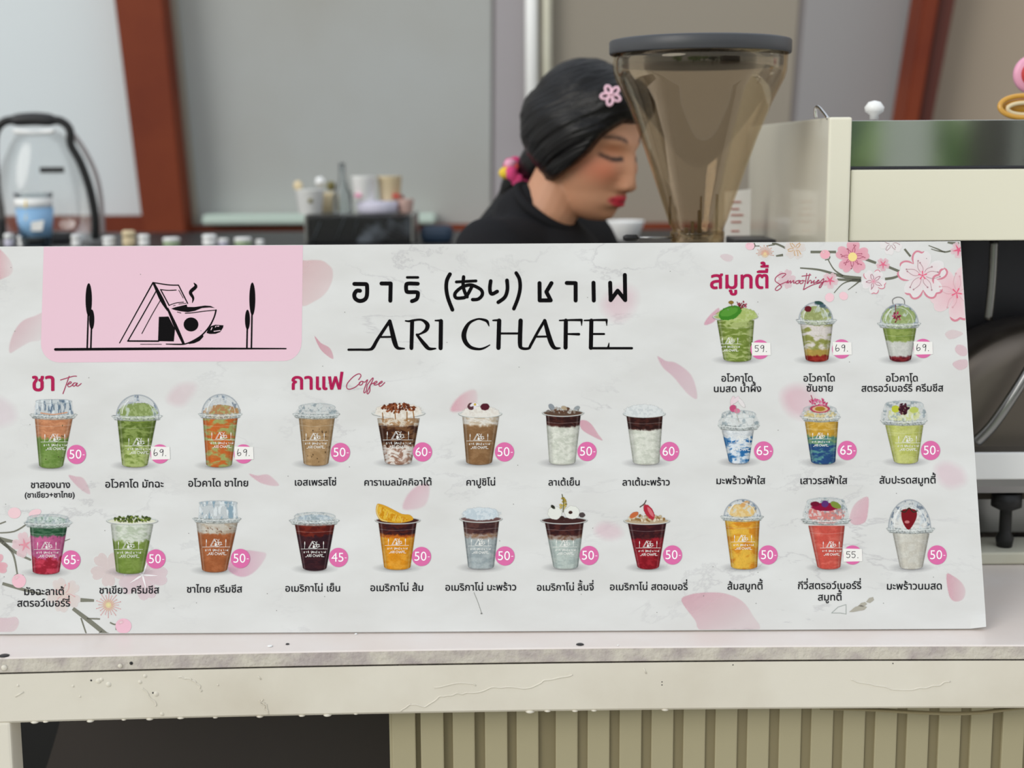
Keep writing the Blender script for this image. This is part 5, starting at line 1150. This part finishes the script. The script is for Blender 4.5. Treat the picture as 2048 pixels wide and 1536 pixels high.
bmB = bmesh.new()
def bm_from(bm, V, Fc):
    vs = [bm.verts.new(v) for v in V]
    for f in Fc:
        try: bm.faces.new([vs[i] for i in f])
        except ValueError: pass
def bm_caps(bm, a, b, ra, rb, seg=20, sq=None):
    a, b = Vector(a), Vector(b); d = b - a; L = d.length; d.normalize(); pts = []; rad = []
    for k in range(5): an = R(90 * k / 4); pts.append(a - d * ra * math.cos(an)); rad.append(max(ra * math.sin(an), .0006))
    for k in range(1, 5): t_ = k / 5; pts.append(a + d * L * t_); rad.append(ra + (rb - ra) * t_)
    for k in range(5): an = R(90 * k / 4); pts.append(b + d * rb * math.sin(an)); rad.append(max(rb * math.cos(an), .0006))
    V, Fc = tube_vf(pts, rad, seg, smooth=False); bm_from(bm, V, Fc)
def bm_ell(bm, c, rad, axes=None, nt=24, nphi=32):
    D_ = sphere_dirs(nt, nphi) * np.array(rad); A_ = np.array(axes).T if axes is not None else np.eye(3)
    bm_from(bm, (D_.reshape(-1, 3) @ A_.T) + np.array(c), grid_faces(nt, nphi))
def remesh(bm, vox, sm=0):
    bmesh.ops.remove_doubles(bm, verts=bm.verts, dist=1e-5); bmesh.ops.recalc_face_normals(bm, faces=bm.faces)
    me = bpy.data.meshes.new('t'); bm.to_mesh(me); bm.free(); ob = bpy.data.objects.new('t', me); COL.objects.link(ob)
    md = ob.modifiers.new('r', 'REMESH'); md.mode = 'VOXEL'; md.voxel_size = vox
    if sm: s2 = ob.modifiers.new('s', 'SMOOTH'); s2.iterations = sm; s2.factor = .5
    dg = bpy.context.evaluated_depsgraph_get(); dg.update(); e = ob.evaluated_get(dg); m2 = e.to_mesh()
    V = np.empty(len(m2.vertices) * 3); m2.vertices.foreach_get('co', V); V = V.reshape(-1, 3); Fc = [tuple(p.vertices) for p in m2.polygons]
    e.to_mesh_clear(); bpy.data.objects.remove(ob); bpy.data.meshes.remove(me); return V, Fc
bm_from(bmB, headV.tolist(), grid_faces(150, 200))
psb = R(62); bf = Vector((math.sin(psb), -math.cos(psb), 0)); br = Vector((-math.cos(psb), -math.sin(psb), 0)); Z = Vector((0, 0, 1))
NBp = P(1078, 440, YP + .02); ea = (Z * .62 - bf * .78).normalized(); cc = P(1092, 416, YP + .005)
chest = NBp - Z * .15 + bf * -.005; belly = NBp - Z * .34 - bf * .05; pel = NBp - Z * .52 - bf * .10; floor_z = 0.0
bm_caps(bmB, H(0, -.026, -.05), cc - Z * .01, .046, .049); bm_caps(bmB, cc - Z * .01, NBp - Z * .03, .049, .055); bm_caps(bmB, NBp, chest, .055, .08)
bm_ell(bmB, chest, (.135, .085, .15), (br, bf, Z)); bm_ell(bmB, belly, (.115, .085, .14), (br, bf, Z)); bm_ell(bmB, pel, (.145, .1, .12), (br, bf, Z))
arms = []
for s in (1, -1):
    sh = NBp + br * (.165 * s) - Z * .045 - bf * .0; el = sh - Z * .235 + bf * .10 + br * (.03 * s); wr = el + (Vector((.165, .05, -.06)) if s > 0 else Vector((.04, -.11, -.06)))
    bm_caps(bmB, NBp - Z * .03, sh, .045, .045); bm_caps(bmB, sh, el, .043, .034); bm_caps(bmB, el, wr, .034, .023)
    hd = (wr - el).normalized(); side = hd.cross(Z).normalized(); pc = wr + hd * .045
    bm_ell(bmB, pc, (.040, .015, .050), (side, hd.cross(side), hd), 16, 20)
    for i, (ox, ln) in enumerate(((-.030, .062), (-.011, .074), (.010, .070), (.029, .056))):
        f0 = wr + hd * .075 + side * ox; f1 = f0 + hd * ln * .5 - Z * ln * .15; f2 = f1 + hd * ln * .35 - Z * ln * .4
        bm_caps(bmB, f0, f1, .0088, .0080, 10); bm_caps(bmB, f1, f2, .0080, .0068, 10)
    t0 = wr + hd * .02 - side * (.028 * s); t1 = t0 + hd * .03 - side * (.022 * s) - Z * .008; t2 = t1 + hd * .028 - side * (.002 * s) - Z * .01
    bm_caps(bmB, t0, t1, .0115, .0095, 10); bm_caps(bmB, t1, t2, .0095, .008, 10)
    arms.append((sh, el, wr)); 
    hip = pel + br * (.08 * s) - Z * .04; kn = Vector((hip.x + bf.x * .05, hip.y + bf.y * .05, .49)); an = Vector((kn.x, kn.y, .08))
    bm_caps(bmB, hip, kn, .085, .055); bm_caps(bmB, kn, an, .052, .036); bm_caps(bmB, an - Z * .045, an - Z * .045 + bf * .14, .035, .03)
V, Fc = remesh(bmB, .0036, 1)
V[:, 2] = np.maximum(V[:, 2], .002)
Lc = (V - np.array(HO)) @ HM; x, y, z = Lc.T; ax = np.abs(x); fr_ = (y > .02) & (z > -.13) & (z < .13) & (ax < .09)
C = np.tile(np.array([206., 152., 120.]), (len(V), 1))
def mixc(m, c):
    global C
    m = np.clip(m, 0, 1)[:, None] * fr_[:, None]; C = C * (1 - m) + np.array(c, float) * m
mixc(.42 * G(ax - .045, .022) * G(z + .020, .022), (205, 92, 66)); mixc(.5 * G(ax - .033, .016) * G(z - .013, .008), (168, 96, 60))
mixc(1.2 * np.clip(1 - ((ax / .024) ** 2 + ((z + .0655) / .0115) ** 2), 0, 1) ** .5, (202, 44, 66)); mixc(.8 * G(z + .0655, .0012) * (ax < .02), (110, 20, 34))
brow = .0285 + .004 * np.sin(np.clip((ax - .014) / .036, 0, 1) * 3.1) ; mixc(.85 * ss(.012, .018, ax) * (1 - ss(.046, .054, ax)) * G(z - brow, .0032), (66, 44, 36))
lash = .0015 - .0025 * np.sin(np.clip((ax - .018) / .03, 0, 1) * 3.14); mixc(1.0 * ss(.014, .019, ax) * (1 - ss(.046, .052, ax)) * G(z - lash, .0030), (34, 22, 20))
mixc(.7 * G(ax - .008, .0035) * G(z + .0475, .003), (90, 40, 32))
person = thing('person', (pel.x, pel.y, 0), 'woman in black t-shirt with black ponytail looking down behind the menu board', 'person')
col = np.hstack([lin(C), np.ones((len(C), 1))])
add('body', V, Fc, M['vcol'], person, smooth=True, col=col)
# t-shirt
bs = bmesh.new()
bm_ell(bs, chest + bf * .012, (.162, .112, .165), (br, bf, Z)); bm_ell(bs, belly, (.142, .112, .16), (br, bf, Z)); bm_ell(bs, pel + Z * .06, (.160, .120, .11), (br, bf, Z))
bm_caps(bs, cc + ea * .012 - Z * .028 - bf * .02, NBp - Z * .10 - bf * .03, .062, .095); bm_ell(bs, NBp - Z * .055 - bf * .015, (.13, .085, .075), (br, bf, Z)); bm_caps(bs, cc - ea * .02 - Z * .05, NBp - Z * .12 + bf * .02, .045, .08)
for sh, el, wr in arms:
    bm_caps(bs, NBp - Z * .050, sh - Z * .003, .062, .058); bm_caps(bs, sh, sh + (el - sh) * .72, .058, .060)
V, Fc = remesh(bs, .007, 4); add('t_shirt', V, Fc, M['shirt'], person, smooth=True)
tube('collar', [cc + br * (.055 * math.cos(a)) + ea * (.056 * math.sin(a)) for a in np.linspace(0, 2 * math.pi, 24, endpoint=False)], .0085, M['shirt'], person, seg=10, closed=True, n=2)
bt = bmesh.new(); bm_ell(bt, pel - Z * .01, (.158, .118, .14), (br, bf, Z))
for s in (1, -1):
    hip = pel + br * (.08 * s) - Z * .04; kn = Vector((hip.x + bf.x * .05, hip.y + bf.y * .05, .49)); an = Vector((kn.x, kn.y, .12)); bm_caps(bt, hip, kn, .098, .068); bm_caps(bt, kn, an, .066, .056)
V, Fc = remesh(bt, .009, 3); V[:, 2] = np.maximum(V[:, 2], .05); add('trousers', V, Fc, M['pants'], person, smooth=True)
# hair: combed-back shell and low ponytail
nt_, np_ = 200, 260; D = sphere_dirs(nt_, np_); rb = head_base(D); Pt = D * rb[..., None]; x, y, z = Pt[..., 0], Pt[..., 1], Pt[..., 2]
yb = np.interp(z, [-.125, -.10, -.075, -.05, -.02, .0, .03, .055, .075, .09], [-.3, -.2, -.06, .004, .030, .043, .054, .068, .3, .3])
side = ss(.0, .05, x)                                   # near side sweeps lower over the cheek than the far side
inn = (yb + .004 * side - y); zlow = z + .085 + .25 * np.clip(y + .02, 0, 1)
m = ss(-.006, .010, inn) * ss(-.01, .008, z + .088 - .10 * np.clip(-y, 0, .1) + .0)
th = .014 + .004 * ss(.03, .10, z) + .020 * ss(.01, .07, y) * ss(.04, .075, z) + .002 * ss(.0, -.09, y) + .010 * side * ss(-.08, -.02, z) * (1 - ss(.02, .06, z))
flow = -.70 * y - .71 * z; q = .71 * y - .70 * z
rid = (vnoise(q * 160 + 9, x * 60 + 50, 3, 3) - .5) * .0035 + (vnoise(q * 420 + 9, flow * 14 + 50, 8, 2) - .5) * .0022
rr = rb - .010 * (1 - m) + th * m + rid * m
Hl = D * rr[..., None]; HV = (Hl.reshape(-1, 3) @ HM.T) + np.array(HO)
bh = bmesh.new(); bm_from(bh, HV.tolist(), grid_faces(nt_, np_)); bmesh.ops.remove_doubles(bh, verts=bh.verts, dist=1e-6); bmesh.ops.recalc_face_normals(bh, faces=bh.faces)
bh.verts.ensure_lookup_table(); bh.verts.index_update(); HV = np.array([v.co[:] for v in bh.verts]); HF = [[v.index for v in f.verts] for f in bh.faces]; bvh = BVHTree.FromBMesh(bh); bh.free()
def comb(V, o):
    L = (V - np.array(HO)) @ HM; q = .71 * L[:, 1] - .70 * L[:, 2] + 2.0 * np.abs(L[:, 0]) ** 2; f = -.70 * L[:, 1] - .71 * L[:, 2]
    a = o.data.attributes.new('comb', 'FLOAT_VECTOR', 'POINT'); a.data.foreach_set('vector', np.stack([q * 230, L[:, 0] * 70, f * 7], 1).astype(np.float32).ravel())
ho = add('hair', HV, HF, M['hair'], person, smooth=True); comb(HV, ho)
V, Fc = tube_vf([H(0, -.055, -.035), H(.0, -.085, -.062), H(0, -.104, -.082), H(0, -.112, -.092), H(.0, -.125, -.112), H(-.005, -.128, -.15), NBp - bf * .125 - Z * .06, NBp - bf * .14 - Z * .16, NBp - bf * .14 - Z * .24],
                [.040, .034, .022, .015, .019, .024, .022, .018, .006], seg=24, n=8)
po = add('ponytail', V, Fc, M['hair'], person, smooth=True); comb(np.array([tuple(v) for v in V]), po)
sc = H(.002, -.112, -.092); ax_ = (H(0, -.125, -.112) - H(0, -.100, -.078)).normalized(); e1 = ax_.cross(hr).normalized(); e2 = ax_.cross(e1)
so = tube('scrunchie', [sc + (e1 * math.cos(a) + e2 * math.sin(a)) * (.022 + .003 * math.sin(a * 7)) for a in np.linspace(0, 2 * math.pi, 30, endpoint=False)], [.0105 + .002 * math.cos(i * 1.9) for i in range(30)], M['magenta'], person, seg=12, closed=True, n=2)
for (px_, py_, r_, m_) in ((1013, 346, .013, M['yellow']), (1021, 328, .011, M['pink']), (1034, 334, .009, M['red']), (1026, 340, .009, M['white'])):
    p = P(px_, py_, sc.y - .012); bb = bmesh.new(); bm_ell(bb, p, (r_, r_, r_ * .8), None, 10, 14); o = bm_add('bead', bb, m_, so, origin=tuple(ORG[so.name]), smooth=True)
# star-petal clip
M['clip'] = mat('pale_pink_plastic', (248, 205, 222), .35)
d = ray(1222, 192).normalized(); hit, nrm, _, _ = bvh.ray_cast(CAM, d)
if nrm.dot(d) > 0: nrm = -nrm
nrm = (nrm * .5 - d * .5).normalized(); e1 = nrm.cross(Z).normalized(); e2 = nrm.cross(e1).normalized(); cc = hit + nrm * .006
clip = None
ccol = add('hair_clip', *lathe_vf([(0, 0), (.0045, .001), (.005, .003), (.003, .005), (0, .0055)], 18, tuple(cc)), M['clip'], person, smooth=True); ccol['label'] = 'pink flower-shaped hair clip'
for kx in range(5):
    a = R(72 * kx + 80); dir_ = e1 * math.cos(a) + e2 * math.sin(a); pr_ = nrm.cross(dir_); c_ = cc + dir_ * .0092
    tube('clip_petal', [c_ + dir_ * ((.0064) * math.cos(b)) + pr_ * (.0042 * math.sin(b)) for b in np.linspace(0, 2 * math.pi, 14, endpoint=False)], .0022, M['clip'], ccol, seg=8, closed=True, n=2, origin=tuple(ORG[ccol.name]))

# ------------------------------------------------------------------ things along the back wall
def small(name, label, cat, px_, y0, Y, m, prof, z=None, group=None, sq=1.0):
    """lathe from pixel-sized profile (radius px, height px above base)"""
    k_ = mpp(Y, y0); b = P(px_, y0, Y)
    if z is not None: b.z = z
    V, Fc = lathe_vf([(r_ * k_, h * k_) for r_, h in prof], 28, tuple(b), squash=sq)
    o = add(name, V, Fc, m, None, origin=tuple(b), smooth=True); return tag(o, label, cat, group)
Yj = 2.85
JR = [(18, 468, 9, 'pale'), (46, 472, 10, 'white'), (152, 470, 9, 'white'), (218, 474, 12, 'white'), (258, 462, 13, 'beige'), (288, 470, 11, 'white'), (343, 476, 17, 'green'), (419, 470, 14, 'white'), (447, 478, 10, 'pale'), (486, 476, 17, 'green'), (520, 480, 8, 'white')]
for i, (jx, jy, jr, cl) in enumerate(JR):
    k_ = mpp(Yj, 489); b = P(jx, 489, Yj); b.z = zs; h = P(jx, jy, Yj).z - zs
    words_ = ['far left corner, inside the blender cover', 'left of the blue cup', 'at the lower right end of the black blender frame', 'left of the red post, beside the cream one', 'left of the red post', 'just left of the red post foot', 'at the foot of the red post', 'right of the red post', 'beside the white jar right of the post', 'midway between red post and marble box', 'nearest the black marble box']
    adj = {'pale': 'pale grey', 'white': 'white', 'beige': 'tall cream', 'green': 'wide pale green'}[cl]
    o = thing('small_jar', (b.x, Yj, zs), f'{adj} lidded jar {words_[i]}', 'jar', 'small jars along the back counter')
    mm = {'pale': M['lav'], 'white': M['white'], 'beige': M['beige'], 'green': M['green']}[cl]; R_ = jr * k_
    lathe('jar_body', [(R_ * .8, 0), (R_ * .95, .003), (R_ * .95, h * .55), (R_ * .8, h * .62)], mm, o, seg=24, c=(b.x, Yj, zs + .0005))
    lathe('jar_lid', [(R_, h * .62), (R_, h * .9), (R_ * .8, h), (0, h)], M['white'] if cl != 'beige' else M['beige'], o, seg=24, c=(b.x, Yj, zs + .001))
# blender with sound cover
Yb = 3.0; kb = mpp(Yb, 400)
bl = thing('blender_machine', (P(92, 489, Yb).x, Yb, zs), 'blender under a clear cover with black handle frame at the left edge', 'blender')
bz = zs + .001
fp = [(192, 500), (190, 430), (179, 375), (161, 325), (142, 290), (140, 262), (128, 246), (108, 240), (60, 240), (22, 240), (2, 248), (-10, 270), (-12, 310), (-6, 380), (2, 430), (6, 500)]
pts = [P(a, b, Yb) for a, b in fp]
for p_ in (pts[0], pts[-1]): p_.z = bz + .006
tube('handle_frame', pts, 8.5 * kb, M['black'], bl, seg=12, n=5)
tube('grip', [P(22, 243, Yb), P(34, 240, Yb), P(68, 238, Yb), P(100, 240, Yb), P(112, 243, Yb)], [7 * kb, 12 * kb, 13 * kb, 12 * kb, 7 * kb], M['dark'], bl, seg=16, n=5)
tube('side_rim', [P(148, 270, Yb + .05), P(172, 306, Yb + .05), P(192, 350, Yb + .05), P(202, 400, Yb + .05), P(206, 470, Yb + .05)], 5 * kb, mat('grey_plastic', (160, 152, 152), .5), bl, seg=10)
tube('handle_slot', [P(28, 262, Yb - .02), P(68, 266, Yb - .02), P(108, 262, Yb - .02)], 5 * kb, M['white'], bl, seg=10)
b = P(92, 489, Yb); prof = [(94, 0), (93, 60), (88, 110), (76, 160), (60, 196), (48, 214), (34, 222), (0, 224)]
base_y = (b.z - zs) / kb
lathe('clear_cover', [(r_ * kb, zs + .002 + (h + base_y) * kb if h else zs + .002) for r_, h in prof], M['clear'], bl, seg=64, c=(b.x, Yb, 0), squash=.7)
a, c_ = P(80, 346, Yb - .07), P(128, 334, Yb - .07); box('name_plate', (a.x, a.y - .001, a.z), (c_.x, a.y + .001, c_.z), M['dark'], bl, bev=.0004)
lathe('motor_base', [(60 * kb, 0), (62 * kb, .004), (58 * kb, .02), (50 * kb, .022)], M['dark'], bl, seg=40, c=(b.x, Yb, zs + .001), squash=.7)
Yc2 = 2.86
b = P(72, 489, Yc2); b.z = zs; kc = mpp(Yc2, 440); h = P(72, 386, Yc2).z - zs
cu_ = thing('plastic_cup', tuple(b), 'clear cup with blue and white print in front of the blender', 'cup')
lathe('cup_wall', [(26 * kc, 0), (30 * kc, .004), (37 * kc, h - .003), (38.5 * kc, h), (37 * kc, h)], M['bag'], cu_, seg=36, c=(b.x, b.y, zs + .001))
lathe('print_band', [(31.2 * kc, .02), (36.9 * kc, h * .72)], M['blue'], cu_, seg=36, c=(b.x + .001, b.y, zs + .001))
lathe('white_drink', [(0, h * .73), (35.5 * kc, h * .73), (36.8 * kc, h * .9), (0, h * .9)], M['white'], cu_, seg=36, c=(b.x, b.y, zs + .001))
hexa('yellow_label', [P(36, 440, Yc2 - .022), P(52, 440, Yc2 - .034), P(52, 400, Yc2 - .037), P(36, 400, Yc2 - .025)], (0, .002, 0), M['yellow'], cu_)
hexa('white_label', [P(62, 462, Yc2 - .04), P(84, 462, Yc2 - .04), P(88, 440, Yc2 - .044), P(62, 444, Yc2 - .044)], (0, .002, 0), M['white'], cu_)
# black marble box with steel ends and what stands on it
Yx = 2.9; zt_ = P(720, 431, Yx).z
bx_ = thing('marble_box', (P(720, 489, Yx).x, Yx + .06, zs), 'black marble-look box with grey metal ends on the back counter', 'box')
a, c_ = P(617, 470, Yx), P(822, 470, Yx)
box('body', (a.x, Yx, zs + .001), (c_.x, Yx + .14, zt_), M['marble_black'], bx_, bev=.004)
for xx in (a.x - .0075, c_.x + .0005): box('metal_end', (xx, Yx - .003, zs + .001), (xx + .007, Yx + .143, zt_ + .002), M['steel'], bx_, bev=.002)
for (u0, v0, u1, v1, wd) in ((640, 445, 622, 490, 4), (690, 434, 672, 478, 3), (715, 440, 705, 475, 2), (730, 448, 790, 486, 1.6), (745, 436, 812, 470, 1.2)):
    pp_ = [P(u0, v0, Yx - .0005), P(u1, v1, Yx - .0005)]; tube('marble_vein', pp_, wd * mpp(Yx) * .9, mat('vein', (110, 118, 126), .4) if 'vein' not in bpy.data.materials else bpy.data.materials['vein'], bx_, seg=6, smooth=False, flat=.15)
zc = zt_ + .0022; Yo = Yx + .07
def fit(px_, ytop): return (P(px_, ytop, Yo).z - zc) / mpp(Yo, 400)
hA = fit(622, 378); o1 = small('paper_cup', 'white paper cup at the left end of the black marble box', 'cup', 621, 430, Yo - .03, M['white'], [(22, 0), (23, 1), (28, hA - 2), (30, hA), (27, hA)], zc)
lbl = P(624, 401, Yo - .03); o = box('cup_mark', (lbl.x - .004, Yo - .03 - 26.2 * kb - .0012, lbl.z - .004), (lbl.x + .004, Yo - .03 - 25.6 * kb + .0012, lbl.z + .004), M['olive'], o1, bev=.001)
hB = fit(655, 386); small('beige_canister', 'beige canister between white cup and clear bottle on marble box', 'canister', 659, 430, Yo + .03, M['beige'], [(19, 0), (20, 2), (20, hB - 3), (18, hB), (0, hB)], zc)
for i, (lx, ly, lr, mm, lb) in enumerate(((596, 371, 9, M['beige'], 'small cream lump resting on the rim of the white cup, left'), (640, 364, 10, M['white'], 'white crumpled ball on top behind the white cup'), (662, 372, 9, M['olive'], 'olive crumpled bag tip on the beige canister'))):
    k_ = mpp(Yo); b = P(lx, ly, Yo - .03 if i < 1 else Yo + .03); bb = bmesh.new(); bmesh.ops.create_icosphere(bb, subdivisions=3, radius=lr * k_)
    for v in bb.verts: v.co *= 1 + rng.uniform(-.12, .12); v.co += b
    o = bm_add('sachet', bb, mm, None, smooth=True); tag(o, lb, 'sachet', 'crumpled sachets on the marble box')
hC = fit(680, 326); small('squeeze_bottle', 'milky clear bottle with long thin spout on marble box', 'bottle', 686, 430, Yo, M['bag'], [(19, 0), (20, 2), (19, hC * .35), (11, hC * .55), (7, hC * .7), (6, hC), (0, hC)], zc)
hD = fit(756, 402); tb = small('lavender_tray', 'pale lavender round tray under the two tubs on marble box', 'tray', 756, 430, Yo, M['lav'], [(38, 0), (40, 2), (42, hD - 2), (40, hD), (0, hD)], zc)
zd = zc + hD * mpp(Yo, 430) + .0005
hE = (P(728, 352, Yo).z - zd) / mpp(Yo, 380)
t1 = small('ice_cream_tub', 'white paper tub with pink mark stacked on the lavender tray', 'tub', 729, 400, Yo - .015, M['white'], [(19, 0), (20, 1), (24, hE - 3), (26, hE), (0, hE)], zd)
t2 = small('ice_cream_tub', 'cream coloured tub with red mark right of the white tub', 'tub', 780, 400, Yo + .01, M['beige'], [(19, 0), (20, 1), (24, hE - 4), (26, hE - 1), (0, hE - 1)], zd)
for tt, mm, px_, py_ in ((t1, M['pink'], 716, 391), (t2, M['red'], 792, 392)):
    yy = ORG[tt.name].y - 21 * mpp(Yo); p = P(px_, py_, yy); box('printed_mark', (p.x - .007, yy - .001, p.z - .004), (p.x + .007, yy + .004, p.z + .004), mm, tt, bev=.001)
hF = fit(820, 398); small('pink_cup', 'small pinkish cup at the right end of the marble box', 'cup', 812, 430, Yo, mat('pale_pink_card', (220, 186, 176), .6), [(12, 0), (13, 1), (16, hF - 2), (17, hF), (0, hF)], zc)
hG = fit(800, 392); small('red_bottle', 'small dark red bottle behind the lavender tray', 'bottle', 803, 430, Yo + .055, mat('dark_red', (150, 60, 56), .5), [(9, 0), (10, 2), (10, hG * .7), (5, hG * .85), (5, hG), (0, hG)], zc)
# navy bag and white bowl
a, c_ = P(842, 489, 2.95), P(905, 452, 2.95)
o = box('navy_bag', (a.x, 2.92, zs + .001), (c_.x, 3.0, c_.z), M['navy'], None, bev=.012); tag(o, 'dark navy bag on the back counter behind the woman\'s shoulder', 'bag')
k_ = mpp(2.95); b = P(1250, 489, 2.95); h = (P(1250, 442, 2.95).z - zs)
o = lathe('white_bowl', [(20 * k_, 0), (24 * k_, .003), (38 * k_, h - .003), (38 * k_, h), (34 * k_, h), (18 * k_, .01), (0, .01)], M['white'], None, seg=36, c=(b.x, 2.95, zs + .001)); tag(o, 'white bowl on the back counter in front of the woman\'s chin', 'bowl')

# ------------------------------------------------------------------ street side, seen only in the polished steel and the hopper
def tree(x, y, h, r, label, fm='foliage'):
    t = thing('street_tree', (x, y, -.02), label, 'tree', 'trees across the street')
    tube('trunk', [(x, y, -.02), (x + .05, y, h * .3), (x, y + .05, h * .6)], [.14, .1, .07], M['bark'], t, seg=10)
    bb = bmesh.new(); rr = random.Random(int(x * 31 + y))
    for i in range(26):
        b2 = bmesh.new(); bmesh.ops.create_icosphere(b2, subdivisions=2, radius=r * rr.uniform(.22, .4)); c = Vector((x + rr.uniform(-r, r) * .8, y + rr.uniform(-r, r) * .5, h * .62 + rr.uniform(-r, r) * .8))
        for v in b2.verts: v.co = v.co * (1 + rr.uniform(-.25, .25)) + c
        merge(bb, b2)
    o = bm_add('foliage', bb, M[fm], t); o['kind'] = 'stuff'
tree(3.0, -8.6, 2.6, .9, 'leafy tree across the street reflected in the polished strip'); tree(-2.5, -8, 3.4, 1.5, 'broad tree far across the street on the left'); tree(-.2, -10.5, 3.2, 1.4, 'broad tree far across the street in the middle')
tree(1.5, -5.9, 2.4, .7, 'smaller dark leafy tree left of the reflected one', 'foliage_dark'); tree(-6.5, -7, 3.6, 1.6, 'broad tree across the street at the far left')
t = thing('far_building', (4.9, -6.3, -.02), 'dark brown building across the street behind the photographer', 'building')
box('wall', (3.24, -6.7, -.02), (8.5, -6.0, 3.2), M['brownwall'], t, bev=0); box('pillar', (3.34, -5.999, -.02), (3.40, -5.95, 3.2), M['greywall'], t, bev=0)
t = tag(box('grey_wall', (2.5, -6.2, -.02), (2.8, -6.0, 2.6), M['greywall'], None, bev=0), 'grey wall across the street behind the photographer', 'wall')
